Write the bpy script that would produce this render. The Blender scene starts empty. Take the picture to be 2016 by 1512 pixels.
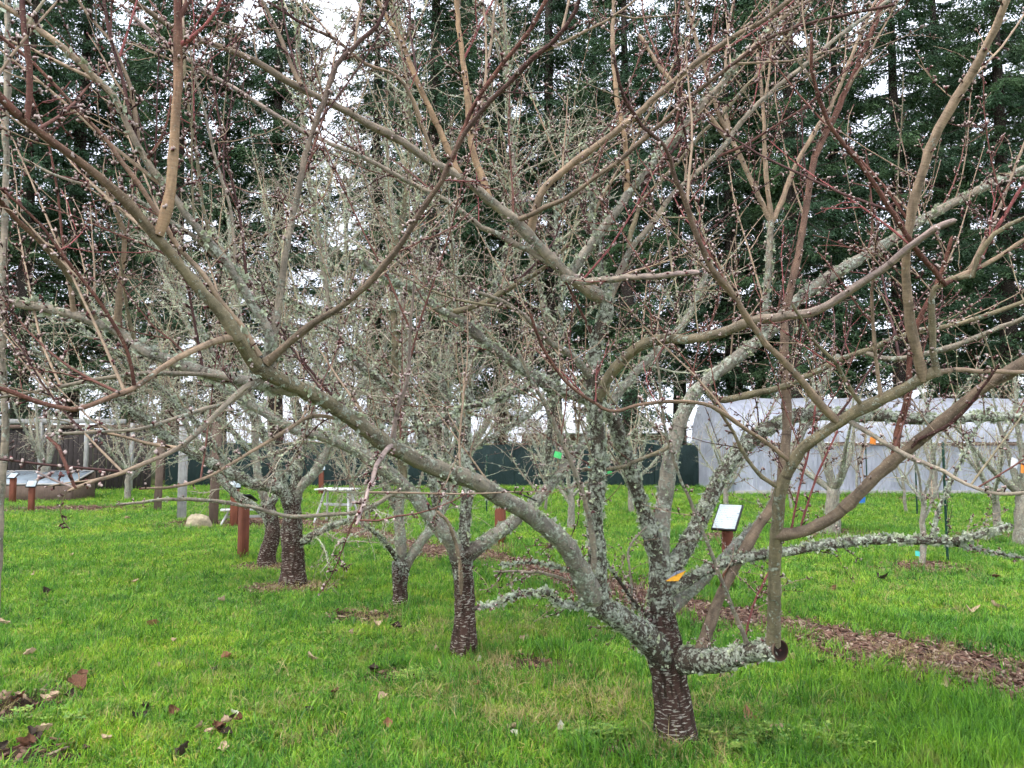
import bpy, math, random
import numpy as np
from mathutils import Vector
rng = np.random.default_rng(7)
random.seed(7)
SC = bpy.context.scene
COL = SC.collection

# ------------------------------------------------------------------ camera, sky, sun, exposure
FPX, CX, CY, HZ, CAMH = 1517.0, 1008.0, 756.0, 868.0, 1.6
PITCH = math.atan((HZ - CY) / FPX)
cam = bpy.data.cameras.new('camera')
cam.sensor_fit = 'HORIZONTAL'; cam.sensor_width = 36.0; cam.lens = 36.0 * FPX / 2016.0
cam.clip_start = 0.05; cam.clip_end = 2000
camo = bpy.data.objects.new('camera', cam); COL.objects.link(camo)
camo.location = (0, 0, CAMH); camo.rotation_euler = (math.pi / 2 + PITCH, 0, 0)
SC.camera = camo

SUN_EL, SUN_AZ = math.radians(60), math.radians(232)
world = bpy.data.worlds.new('World'); SC.world = world; world.use_nodes = True
wn, wl = world.node_tree.nodes, world.node_tree.links
wn.clear()
wo = wn.new('ShaderNodeOutputWorld'); bg = wn.new('ShaderNodeBackground')
sky = wn.new('ShaderNodeTexSky'); sky.sky_type = 'NISHITA'; sky.sun_disc = False
sky.sun_elevation = SUN_EL; sky.sun_rotation = SUN_AZ; sky.air_density = 1.0; sky.dust_density = 4.0
cloud = wn.new('ShaderNodeMix'); cloud.data_type = 'RGBA'
ctc = wn.new('ShaderNodeTexCoord'); cns = wn.new('ShaderNodeTexNoise'); crp = wn.new('ShaderNodeValToRGB')
cns.inputs['Scale'].default_value = 2.2; cns.inputs['Detail'].default_value = 5
crp.color_ramp.elements[0].position = .3; crp.color_ramp.elements[0].color = (8.6, 9.5, 11.2, 1)
crp.color_ramp.elements[1].position = .75; crp.color_ramp.elements[1].color = (11.2, 11.7, 12.8, 1)
wl.new(ctc.outputs['Generated'], cns.inputs['Vector']); wl.new(cns.outputs['Fac'], crp.inputs['Fac'])
cloud.inputs[0].default_value = 0.85
wl.new(sky.outputs[0], cloud.inputs[6]); wl.new(crp.outputs[0], cloud.inputs[7])
wl.new(cloud.outputs[2], bg.inputs['Color']); bg.inputs['Strength'].default_value = 0.10
wl.new(bg.outputs[0], wo.inputs['Surface'])

sun = bpy.data.lights.new('sun', 'SUN'); sun.energy = 1.5; sun.angle = math.radians(14); sun.color = (1, .96, .9)
suno = bpy.data.objects.new('sun', sun); COL.objects.link(suno)
sd = Vector((math.sin(SUN_AZ) * math.cos(SUN_EL), math.cos(SUN_AZ) * math.cos(SUN_EL), math.sin(SUN_EL)))
suno.rotation_euler = sd.to_track_quat('Z', 'Y').to_euler()
suno.location = (0, 0, 40)

vs = SC.view_settings
vs.view_transform = 'Standard'; vs.look = 'None'; vs.gamma = 1.0; vs.use_curve_mapping = False
vs.exposure = 1.1
SC.render.engine = 'CYCLES'
SC.cycles.max_bounces = 5; SC.cycles.diffuse_bounces = 2; SC.cycles.transmission_bounces = 3
SC.cycles.transparent_max_bounces = 4
SC.cycles.use_adaptive_sampling = True; SC.cycles.adaptive_threshold = .05; SC.cycles.adaptive_min_samples = 12

# ------------------------------------------------------------------ pixel (2016 x 1512) -> place
RIGHT = np.array([1., 0, 0]); FWD = np.array([0, math.cos(PITCH), math.sin(PITCH)]); UP = np.array([0, -math.sin(PITCH), math.cos(PITCH)])
CAMP = np.array([0, 0, CAMH])
def ray(px, py):
    return FWD + RIGHT * ((px - CX) / FPX) + UP * ((CY - py) / FPX)
def P(px, py, d):
    r = ray(px, py); return CAMP + r * (d / r[1])
def G(px, py):
    r = ray(px, py); return CAMP + r * (-CAMH / r[2])
def gd(py):
    return G(1008, py)[1]

# ------------------------------------------------------------------ materials
class NT:
    def __init__(self, name):
        self.m = bpy.data.materials.new(name); self.m.use_nodes = True
        self.n, self.l = self.m.node_tree.nodes, self.m.node_tree.links; self.n.clear()
        self.out = self.n.new('ShaderNodeOutputMaterial')
    def new(self, t, **kw):
        nd = self.n.new(t)
        for k, v in kw.items():
            if k[0] == '_': setattr(nd, k[1:], v)
            else:
                s = nd.inputs[int(k[1:]) if k[0] == 'i' and k[1:].isdigit() else k.replace('__', ' ')]
                if hasattr(v, 'is_output'): self.l.new(v, s)
                else: s.default_value = v
        return nd
    def attr(self, name): return self.new('ShaderNodeAttribute', _attribute_name=name)
    def pos(self): return self.new('ShaderNodeNewGeometry').outputs['Position']
    def mapv(self, v, sc): return self.new('ShaderNodeMapping', Vector=v, Scale=sc).outputs[0]
    def noise(self, v, s, d=4, r=.6): return self.new('ShaderNodeTexNoise', Vector=v, Scale=s, Detail=d, Roughness=r).outputs['Fac']
    def ramp(self, f, *st, interp='LINEAR'):
        nd = self.new('ShaderNodeValToRGB', Fac=f); cr = nd.color_ramp; cr.interpolation = interp
        while len(cr.elements) < len(st): cr.elements.new(.5)
        for e, (p, c) in zip(cr.elements, st):
            e.position = p; e.color = (c, c, c, 1) if isinstance(c, (int, float)) else (*c, 1)
        return nd.outputs[0]
    def mix(self, f, a, b, mode='MIX'):
        nd = self.new('ShaderNodeMix', _data_type='RGBA', _blend_type=mode)
        for i, v in ((0, f), (6, a), (7, b)):
            if hasattr(v, 'is_output'): self.l.new(v, nd.inputs[i])
            else: nd.inputs[i].default_value = v if i == 0 or len(v) == 4 else (*v, 1)
        return nd.outputs[2]
    def math(self, op, a, b=0.0, clamp=False):
        nd = self.new('ShaderNodeMath', _operation=op, _use_clamp=clamp)
        for i, v in ((0, a), (1, b)):
            if hasattr(v, 'is_output'): self.l.new(v, nd.inputs[i])
            else: nd.inputs[i].default_value = v
        return nd.outputs[0]
    def bump(self, h, dist, strength=1.0):
        return self.new('ShaderNodeBump', Height=h, Distance=dist, Strength=strength).outputs[0]
    def bsdf(self, col, rough=.8, normal=None, spec=.3, **kw):
        b = self.new('ShaderNodeBsdfPrincipled')
        for s, v in (('Base Color', col), ('Roughness', rough), ('Normal', normal), ('Specular IOR Level', spec)):
            if v is None: continue
            if hasattr(v, 'is_output'): self.l.new(v, b.inputs[s])
            else: b.inputs[s].default_value = (*v, 1) if isinstance(v, tuple) and len(v) == 3 else v
        for k, v in kw.items(): b.inputs[k.replace('__', ' ')].default_value = v
        return b.outputs[0]
    def leafy(self, col, trans=.35, normal=None, rough=.5, spec=.25):
        a = self.bsdf(col, rough, normal, spec); t = self.new('ShaderNodeBsdfTranslucent', Color=col).outputs[0]
        return self.new('ShaderNodeMixShader', Fac=trans, i1=a, i2=t).outputs[0]
    def done(self, sh):
        self.l.new(sh, self.out.inputs['Surface']); return self.m

def m_plain(name, c, rough=.7, var=.25, scale=20., bump=.0, spec=.3):
    t = NT(name); n = t.noise(t.pos(), scale, 5)
    col = t.mix(1.0, (*c, 1), t.ramp(n, (.25, 1 - var), (.75, 1 + var)), 'MULTIPLY')
    return t.done(t.bsdf(col, rough, t.bump(n, bump) if bump else None, spec))

def m_wood(name, c, grain=(40, 40, 2.5)):
    t = NT(name); tc = t.new('ShaderNodeTexCoord').outputs['Object']
    n = t.noise(t.mapv(tc, grain), 1.0, 6, .65); n2 = t.noise(tc, 7.0, 3)
    col = t.mix(1.0, (*c, 1), t.ramp(n, (.3, .55), (.7, 1.3)), 'MULTIPLY')
    col = t.mix(.5, col, t.ramp(n2, (.3, tuple(v * .6 for v in c)), (.7, tuple(v * 1.2 for v in c))))
    return t.done(t.bsdf(col, .75, t.bump(n, .002), .25))

def m_bark(name, old=False):
    """tint (pigment) and crust (alpha of tint) come with the mesh; UV is in metres round and along the wood"""
    t = NT(name); uv = t.new('ShaderNodeUVMap', _uv_map='UVMap').outputs[0]; at = t.attr('tint')
    oi = t.new('ShaderNodeObjectInfo').outputs['Random']; sh = t.new('ShaderNodeCombineXYZ', X=t.math('MULTIPLY', oi, 37.), Y=t.math('MULTIPLY', oi, 91.)).outputs[0]; uv = t.new('ShaderNodeVectorMath', _operation='ADD', i0=uv, i1=sh).outputs[0]
    pos = t.pos()
    base, crust = at.outputs['Color'], at.outputs['Alpha']
    n1 = t.noise(t.mapv(uv, (60, 14, 1)), 1.0, 4); ring = t.noise(t.mapv(uv, (9, 130, 1)), 1.0, 3, .55)
    col = t.mix(1.0, base, t.ramp(n1, (.25, .68), (.75, 1.28)), 'MULTIPLY')
    col = t.mix(.45, col, t.mix(1.0, col, t.ramp(ring, (.35, .72), (.62, 1.2)), 'MULTIPLY'))
    len_ = t.noise(t.mapv(uv, (110, 210, 1)), 1.0, 2, .5)
    col = t.mix(t.ramp(len_, (.62, 0.), (.68, .8)), col, (.34, .29, .21, 1))
    col = t.mix(1.0, col, t.ramp(t.noise(t.mapv(uv, (25, 9, 1)), 1.0, 5, .65), (.32, (.55, .56, .58)), (.5, (1., 1., 1.)), (.7, (1.35, 1.3, 1.22))), 'MULTIPLY')
    scar = t.noise(t.mapv(uv, (3, 22, 1)), 1.0, 3, .6)
    col = t.mix(t.ramp(scar, (.62, 0.), (.70, .7)), col, (.045, .03, .024, 1))
    h = t.math('ADD', t.math('MULTIPLY', ring, .3), t.math('ADD', n1, t.math('MULTIPLY', len_, .5)))
    dist = .003
    if old:
        crack = t.noise(t.mapv(uv, (34, 6, 1)), 1.0, 5, .6)
        dash = t.noise(t.mapv(uv, (26, 105, 1)), 1.0, 2, .5)
        blot = t.noise(t.mapv(uv, (14, 12, 1)), 1.0, 3)
        cr = t.ramp(crack, (.36, .0), (.46, 1.))
        dk = t.mix(n1, (.022, .013, .009, 1), (.085, .050, .034, 1))
        pale = t.mix(blot, (.30, .25, .20, 1), (.55, .52, .46, 1))
        dm = t.math('MULTIPLY', t.ramp(dash, (.545, 0.), (.60, 1.)), t.ramp(blot, (.33, .2), (.55, 1.)))
        pl = t.mix(t.math('MULTIPLY', dm, cr), t.mix(.28, dk, base), pale)
        col = t.mix(cr, dk, pl)
        h = t.math('ADD', t.math('MULTIPLY', cr, 1.2), t.math('MULTIPLY', dm, .5)); dist = .012
    sp = t.noise(pos, 52.0, 5, .75); big = t.noise(pos, 11.0, 3)
    thr = t.math('ADD', t.math('MULTIPLY', sp, .62), t.math('MULTIPLY', big, .38))
    thr = t.math('ADD', thr, t.math('MULTIPLY', t.math('SUBTRACT', crust, .5), .24))
    mask = t.ramp(thr, (.535, 0.), (.575, 1.))
    lc = t.ramp(t.noise(pos, 60.0, 4, .7), (.34, (.12, .125, .09)), (.5, (.36, .38, .30)), (.66, (.56, .58, .49)))
    col = t.mix(mask, col, lc)
    h = t.math('ADD', h, t.math('MULTIPLY', mask, .8))
    return t.done(t.bsdf(col, .85, t.bump(h, dist), .2))

M = {}
M['bark'] = m_bark('bark'); M['bark_old'] = m_bark('old_bark', True)
def _tinted(name, rough=.75, var=.25, scale=60., trans=0.):
    t = NT(name); a = t.attr('tint').outputs['Color']; n = t.noise(t.pos(), scale, 3)
    c = t.mix(1.0, a, t.ramp(n, (.3, 1 - var), (.7, 1 + var)), 'MULTIPLY')
    return t.done(t.leafy(c, trans, None, rough, .2) if trans else t.bsdf(c, rough, None, .25))
M['twig'] = _tinted('twig_bark'); M['bud'] = _tinted('bud_scales', .6, .15, 200.)
M['lichen'] = _tinted('lichen', .9, .22, 40., .15)
M['needle'] = _tinted('needles', .6, .35, .9, .22)
def m_grass():
    t = NT('grass_blades'); a = t.attr('tint').outputs['Color']; p = t.pos()
    n1 = t.noise(p, .6, 4); n2 = t.noise(p, 3.4, 4, .65); n3 = t.noise(p, 10., 3)
    c = t.mix(1.0, a, t.ramp(n1, (.32, (.72, .90, .95)), (.50, (1.0, 1.08, .95)), (.68, (1.4, 1.26, .9))), 'MULTIPLY')
    c = t.mix(1.0, c, t.ramp(n2, (.33, (.58, .70, .75)), (.67, (1.38, 1.22, 1.05))), 'MULTIPLY')
    c = t.mix(t.ramp(t.math('MULTIPLY', n3, t.ramp(n2, (.45, .6), (.7, 1.1))), (.46, 0.), (.62, .55)), c, (.40, .36, .13, 1))
    return t.done(t.leafy(c, .38, None, .45, .3))
M['grass'] = m_grass()
M['straw'] = _tinted('straw', .8, .3, 12., .25)
M['leaf'] = _tinted('dry_leaf', .7, .3, 90., .15)
M['chip'] = _tinted('wood_chip', .85, .3, 150.)
def m_lawn():
    t = NT('lawn_ground'); p = t.pos(); n = t.noise(p, .6, 5); n2 = t.noise(p, 26., 5, .7)
    c = t.ramp(n2, (.3, (.035, .04, .014)), (.55, (.075, .10, .024)), (.8, (.14, .115, .05)))
    c = t.mix(1.0, c, t.ramp(n, (.3, .75), (.7, 1.25)), 'MULTIPLY')
    return t.done(t.bsdf(c, .95, t.bump(n2, .02), .1))
M['lawn'] = m_lawn()
def m_soil(name, a, b):
    t = NT(name); p = t.pos(); n = t.noise(p, 45., 5, .7); n2 = t.noise(p, 6., 3)
    c = t.mix(1.0, t.ramp(n, (.3, a), (.75, b)), t.ramp(n2, (.3, .7), (.7, 1.2)), 'MULTIPLY')
    return t.done(t.bsdf(c, .95, t.bump(n, .02), .1))
M['soil'] = m_soil('soil', (.022, .014, .009), (.085, .055, .035))
M['mulch'] = m_soil('mulch', (.04, .024, .016), (.16, .10, .07))
M['post'] = m_wood('stained_wood', (.19, .062, .036)); M['oldpost'] = m_wood('weathered_wood', (.16, .11, .085))
M['darkwood'] = m_wood('dark_boards', (.045, .036, .034)); M['whitepaint'] = m_plain('white_paint', (.62, .62, .6), .5, .12, 9.)
M['palewood'] = m_wood('pale_post', (.36, .35, .33)); M['black'] = m_plain('black_plastic', (.012, .012, .013), .45, .2)
M['rock'] = m_plain('rock', (.36, .30, .20), .9, .35, 14., .03)
M['green_steel'] = m_plain('green_stake', (.008, .045, .028), .45, .2, 30.)
def m_screen():
    t = NT('screen_fabric'); p = t.pos(); n = t.noise(t.mapv(p, (1.2, 1, .5)), 1.4, 4); w = t.noise(p, 60., 2)
    c = t.ramp(n, (.3, (.008, .020, .020)), (.7, (.014, .034, .032)))
    return t.done(t.bsdf(c, .7, t.bump(t.math('ADD', n, t.math('MULTIPLY', w, .05)), .12), .3))
M['screen'] = m_screen()
def m_film():
    t = NT('greenhouse_film'); p = t.pos()
    f1 = t.noise(t.mapv(p, (2.2, 1, 1.5)), 1.0, 5, .6); r = t.new('ShaderNodeMapping', Vector=p, Rotation=(0, math.radians(38), 0), Scale=(6, 1, .6)).outputs[0]
    f2 = t.noise(r, 1.0, 4, .6); g = t.noise(p, .8, 3)
    h = t.math('ADD', t.math('MULTIPLY', f1, .5), f2); nb = t.bump(h, .16)
    c = t.mix(1.0, t.ramp(g, (.3, (.46, .48, .56)), (.7, (.62, .64, .72))), t.ramp(t.noise(t.mapv(p, (3.5, 1, .35)), 1.0, 5, .65), (.35, (.88, .88, .89)), (.6, (1.04, 1.04, 1.04))), 'MULTIPLY')
    a = t.bsdf(c, .28, nb, .6); b = t.new('ShaderNodeBsdfTranslucent', Color=c, Normal=nb).outputs[0]
    return t.done(t.new('ShaderNodeMixShader', Fac=.35, i1=a, i2=b).outputs[0])
M['film'] = m_film()
def m_print():
    t = NT('printed_sheet'); tc = t.new('ShaderNodeTexCoord').outputs['Object']
    n = t.noise(t.mapv(tc, (90, 26, 1)), 1.0, 2); ln = t.new('ShaderNodeTexWave', _bands_direction='Y', Vector=tc, Scale=9.0).outputs['Fac']
    k = t.math('MULTIPLY', t.ramp(n, (.5, 0.), (.56, 1.)), t.ramp(ln, (.5, 0.), (.65, .9)))
    return t.done(t.bsdf(t.mix(k, (.40, .46, .48, 1), (.16, .19, .21, 1)), .3, None, .5))
M['print'] = m_print()
M['glass'] = m_plain('cold_frame_glass', (.20, .24, .27), .12, .2, 3., 0, .8)
for k, c in (('tag_yellow', (.75, .36, .03)), ('tag_grey', (.16, .17, .20)), ('tag_green', (.08, .55, .16)), ('tag_orange', (.70, .22, .03)), ('tag_teal', (.08, .50, .42)), ('tag_white', (.7, .68, .7)), ('tag_blue', (.03, .15, .45)), ('cut_wood', (.03, .014, .010)), ('brick', (.22, .12, .08)), ('roof_pale', (.55, .56, .58))):
    M[k] = m_plain(k, c, .6, .2, 40.)

# ------------------------------------------------------------------ object helpers
def tag(o, label=None, cat=None, group=None, kind=None):
    for k, v in (('label', label), ('category', cat), ('group', group), ('kind', kind)):
        if v: o[k] = v
    return o
def wloc(o):
    v = np.zeros(3)
    while o: v = v + np.array(o.location); o = o.parent
    return v
def empty(name, loc, label=None, cat=None, group=None):
    o = bpy.data.objects.new(name, None); COL.objects.link(o); o.location = loc; o.empty_display_size = .1
    return tag(o, label, cat, group)
def link(name, me, mat, parent=None, loc=None):
    o = bpy.data.objects.new(name, me); COL.objects.link(o)
    if mat and not me.materials: me.materials.append(mat)
    if parent: o.parent = parent
    if loc is not None: o.location = loc
    return o
def mesh_np(name, V, F, tint=None, uv=None, smooth=True):
    """F: list of (n,k) int arrays of k-gons"""
    me = bpy.data.meshes.new(name)
    V = np.asarray(V, np.float32)
    F = [np.asarray(f, np.int32) for f in F if len(f)]
    me.vertices.add(len(V)); me.vertices.foreach_set('co', V.ravel())
    nl = sum(f.size for f in F); npol = sum(len(f) for f in F)
    me.loops.add(nl); me.loops.foreach_set('vertex_index', np.concatenate([f.ravel() for f in F]))
    me.polygons.add(npol)
    tot = np.concatenate([np.full(len(f), f.shape[1], np.int32) for f in F])
    me.polygons.foreach_set('loop_start', np.concatenate([[0], np.cumsum(tot)[:-1]]).astype(np.int32))
    me.polygons.foreach_set('loop_total', tot)
    if smooth: me.polygons.foreach_set('use_smooth', np.ones(npol, bool))
    if tint is not None:
        a = me.attributes.new('tint', 'FLOAT_COLOR', 'POINT')
        c = np.ones((len(V), 4), np.float32); c[:, :tint.shape[1]] = tint; a.data.foreach_set('color', c.ravel())
    if uv is not None:
        u = me.uv_layers.new(name='UVMap'); u.data.foreach_set('uv', np.asarray(uv, np.float32).ravel())
    me.update(calc_edges=True); me.validate()
    return me
def part_np(name, V, F, mat, parent=None, tint=None, uv=None, smooth=True, kind=None):
    V = np.asarray(V, float)
    if parent: V = V - wloc(parent)
    o = link(name, mesh_np(name, V, F, tint, uv, smooth), mat, parent)
    return tag(o, kind=kind)

CUBE = np.array([[x, y, z] for z in (-.5, .5) for y in (-.5, .5) for x in (-.5, .5)])
CUBEF = np.array([[0, 2, 3, 1], [4, 5, 7, 6], [0, 1, 5, 4], [2, 6, 7, 3], [0, 4, 6, 2], [1, 3, 7, 5]])
def rotm(rx=0, ry=0, rz=0):
    a, b, c = (math.cos(v) for v in (rx, ry, rz)); d, e, f = (math.sin(v) for v in (rx, ry, rz))
    X = np.array([[1, 0, 0], [0, a, -d], [0, d, a]]); Y = np.array([[b, 0, e], [0, 1, 0], [-e, 0, b]]); Z = np.array([[c, -f, 0], [f, c, 0], [0, 0, 1]])
    return Z @ Y @ X
def box(name, c, size, mat, parent=None, rot=(0, 0, 0), bev=.004):
    """a box with chamfered edges, its own origin at its centre"""
    s = np.array(size, float); b = min(bev, .3 * s.min())
    V = []; 
    for sgn in CUBE * 2:
        for ax in range(3):
            p = sgn * (s / 2 - b); p[ax] = sgn[ax] * s[ax] / 2; V.append(p)
    V = np.array(V); q = []; tr = []
    idx = lambda sx, sy, sz, ax: ((sx > 0) + 2 * (sy > 0) + 4 * (sz > 0)) * 3 + ax
    for ax in range(3):
        o1, o2 = [a for a in range(3) if a != ax]
        for s0 in (-1, 1):
            f = []
            for a_, b_ in ((-1, -1), (1, -1), (1, 1), (-1, 1)):
                t = [0, 0, 0]; t[ax] = s0; t[o1] = a_; t[o2] = b_; f.append(idx(*t, ax))
            q.append(f)
        for a_ in (-1, 1):
            for b_ in (-1, 1):
                t0 = [0, 0, 0]; t1 = [0, 0, 0]; t0[ax] = -1; t1[ax] = 1; t0[o1] = t1[o1] = a_; t0[o2] = t1[o2] = b_
                q.append([idx(*t0, o1), idx(*t1, o1), idx(*t1, o2), idx(*t0, o2)])
    for c_ in range(8): tr.append([c_ * 3, c_ * 3 + 1, c_ * 3 + 2])
    cen = lambda f: V[f].mean(0)
    def orient(f):
        n = np.cross(V[f[1]] - V[f[0]], V[f[2]] - V[f[0]]); return f if n @ cen(f) > 0 else f[::-1]
    me = mesh_np(name, V, [np.array([orient(f) for f in q]), np.array([orient(f) for f in tr])], smooth=False)
    o = link(name, me, mat, parent)
    o.location = np.array(c, float) - (wloc(parent) if parent else 0); o.rotation_euler = rot
    return o

# ------------------------------------------------------------------ tubes
def catmull(pts, step):
    pts = np.asarray(pts, float)
    e = np.vstack([2 * pts[0] - pts[1], pts, 2 * pts[-1] - pts[-2]]); out = []
    for i in range(1, len(e) - 2):
        p0, p1, p2, p3 = e[i - 1:i + 3]; n = max(1, int(np.linalg.norm(p2[:3] - p1[:3]) / step))
        t = (np.arange(n) / n)[:, None]
        out.append(.5 * (2 * p1 + (p2 - p0) * t + (2 * p0 - 5 * p1 + 4 * p2 - p3) * t ** 2 + (3 * p1 - p0 - 3 * p2 + p3) * t ** 3))
    return np.vstack(out + [pts[-1:]])
class Tubes:
    def __init__(self): self.g = {}
    def add(self, pts, rad, tint, sides=4):
        """tint: (4,) or (n,4)"""
        pts = np.asarray(pts, float); n = len(pts)
        t = np.asarray(tint, float); t = np.tile(t, (n, 1)) if t.ndim == 1 else t
        self.g.setdefault((n, sides), []).append((pts, np.asarray(rad, float) * np.ones(n), t))
    def arrays(self):
        V, F3, F4, C, UV3, UV4 = [], [], [], [], [], []; off = 0
        for (n, s), L in self.g.items():
            p = np.array([a[0] for a in L]); r = np.array([a[1] for a in L]); c = np.array([a[2] for a in L]); N = len(L)
            t = np.gradient(p, axis=1) if n > 2 else np.repeat((p[:, 1:] - p[:, :1]), 2, 1)
            t /= np.linalg.norm(t, axis=2, keepdims=True) + 1e-9
            mean = p[:, -1] - p[:, 0]; mean /= np.linalg.norm(mean, axis=1, keepdims=True) + 1e-9
            ref = np.tile(np.array([.2, .97, .12]), (N, 1)); bad = np.abs((mean * ref).sum(1)) > .85
            ref[bad] = np.array([.9, .1, .42])
            a = np.cross(t, ref[:, None, :]); a /= np.linalg.norm(a, axis=2, keepdims=True) + 1e-9
            b = np.cross(t, a)
            th = np.arange(s) / s * 2 * math.pi
            v = p[:, :, None, :] + r[:, :, None, None] * (np.cos(th)[None, None, :, None] * a[:, :, None, :] + np.sin(th)[None, None, :, None] * b[:, :, None, :])
            V.append(v.reshape(-1, 3)); C.append(np.repeat(c.reshape(N * n, 4), s, 0))
            base = off + (np.arange(N) * n * s)[:, None, None]; k = (np.arange(n - 1) * s)[None, :, None]; i = np.arange(s)[None, None, :]; j = (i + 1) % s
            F4.append(np.stack([base + k + i, base + k + j, base + k + s + j, base + k + s + i], -1).reshape(-1, 4))
            seg = np.concatenate([np.zeros((N, 1)), np.cumsum(np.linalg.norm(np.diff(p, axis=1), axis=2), 1)], 1)
            seg = seg + (np.arange(N) * 1.713 % 9)[:, None]
            w = 2 * math.pi * r.mean(1)[:, None, None]; z = np.zeros((N, n - 1, s))
            u0 = w * (np.arange(s) / s)[None, None, :] + z; u1 = w * ((np.arange(s) + 1) / s)[None, None, :] + z
            v0 = seg[:, :-1, None] + z; v1 = seg[:, 1:, None] + z
            UV4.append(np.stack([np.stack([u0, v0], -1), np.stack([u1, v0], -1), np.stack([u1, v1], -1), np.stack([u0, v1], -1)], -2).reshape(-1, 2))
            off += N * n * s
        return np.concatenate(V), [np.concatenate(F4)], np.concatenate(C), np.concatenate(UV4)
    def build(self, name, mat, parent, kind=None):
        if not self.g: return None
        V, F, C, UV = self.arrays()
        return part_np(name, V, F, mat, parent, C, UV, True, kind)

def scatter_shape(S, F, pos, zdir, length, width, tint, spin=None):
    """many copies of one small shape (z along zdir); S (k,3) F (m,3|4); tint (N,k,4) or (N,4)"""
    N, k = len(pos), len(S)
    z = zdir / (np.linalg.norm(zdir, axis=1, keepdims=True) + 1e-9)
    ref = np.where(np.abs(z[:, 2:3]) > .9, np.array([[1., 0, 0]]), np.array([[0, 0, 1.]]))
    x = np.cross(ref, z); x /= np.linalg.norm(x, axis=1, keepdims=True) + 1e-9
    y = np.cross(z, x)
    sp = rng.uniform(0, 6.283, N) if spin is None else spin
    c, s = np.cos(sp)[:, None], np.sin(sp)[:, None]; x, y = x * c + y * s, y * c - x * s
    w, l = np.asarray(width)[:, None, None], np.asarray(length)[:, None, None]
    V = pos[:, None, :] + S[None, :, 0:1] * w * x[:, None, :] + S[None, :, 1:2] * w * y[:, None, :] + S[None, :, 2:3] * l * z[:, None, :]
    Fa = (F[None] + (np.arange(N) * k)[:, None, None]).reshape(-1, F.shape[1])
    T = tint if tint.ndim == 3 else np.repeat(tint[:, None, :], k, 1)
    return V.reshape(-1, 3), Fa, T.reshape(-1, T.shape[-1])

th5 = np.arange(5) / 5 * 2 * math.pi
BUD = np.vstack([[0, 0, 0]] + [[.8 * math.cos(a), .8 * math.sin(a), .22] for a in th5] + [[math.cos(a + .6), math.sin(a + .6), .55] for a in th5] + [[0, 0, 1.05]])
BUDF = np.array([[0, 1 + (i + 1) % 5, 1 + i] for i in range(5)] + [[1 + i, 1 + (i + 1) % 5, 6 + i] for i in range(5)] + [[1 + (i + 1) % 5, 6 + (i + 1) % 5, 6 + i] for i in range(5)] + [[6 + i, 6 + (i + 1) % 5, 11] for i in range(5)])
BUDT = np.array([0.] + [.15] * 5 + [.75] * 5 + [1.])
OCT = np.array([[0, 0, 0], [1, 0, .5], [0, 1, .5], [-1, 0, .5], [0, -1, .5], [0, 0, 1.1]])
OCTF = np.array([[0, 2, 1], [0, 3, 2], [0, 4, 3], [0, 1, 4], [5, 1, 2], [5, 2, 3], [5, 3, 4], [5, 4, 1]])
OCTT = np.array([0., .5, .5, .5, .5, 1.])
def make_tuft(n=7, seed=1):
    r = np.random.default_rng(seed); V, F = [], []
    for i in range(n):
        a = r.uniform(0, 6.28); el = r.uniform(.15, 1.2); d = np.array([math.cos(a) * math.cos(el), math.sin(a) * math.cos(el), math.sin(el)])
        sd = np.cross(d, r.normal(size=3)); sd /= np.linalg.norm(sd); L = r.uniform(.5, 1.); w = r.uniform(.16, .3)
        m = d * L * .55 + r.normal(size=3) * .06; e = d * L + r.normal(size=3) * .16
        k = len(V); V += [d * .02, m + sd * w, e, m - sd * w]; F += [[k, k + 1, k + 2], [k, k + 2, k + 3]]
    return np.array(V), np.array(F)
LICH = [make_tuft(6, s) for s in (3, 4, 5)]

# bark pigments: r, g, b, crust
TAN = (.31, .225, .155, .2); TANG = (.28, .235, .18, .5); OLIVE = (.21, .175, .11, .46); RED = (.15, .066, .05, .0); DRED = (.085, .042, .038, .0)
PINK = (.31, .235, .21, .0); GREY = (.27, .24, .195, .66); LICHN = (.08, .064, .05, .74); DARK = (.06, .045, .035, .55); BROWN = (.19, .14, .10, .1); BRED = (.26, .085, .08, 0.); ORANGE = (.34, .225, .135, .05)
CLS = dict(T=TAN, TG=TANG, O=OLIVE, R=RED, D=DRED, P=PINK, G=GREY, L=LICHN, K=DARK, B=BROWN, X=BRED, A=ORANGE)

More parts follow.
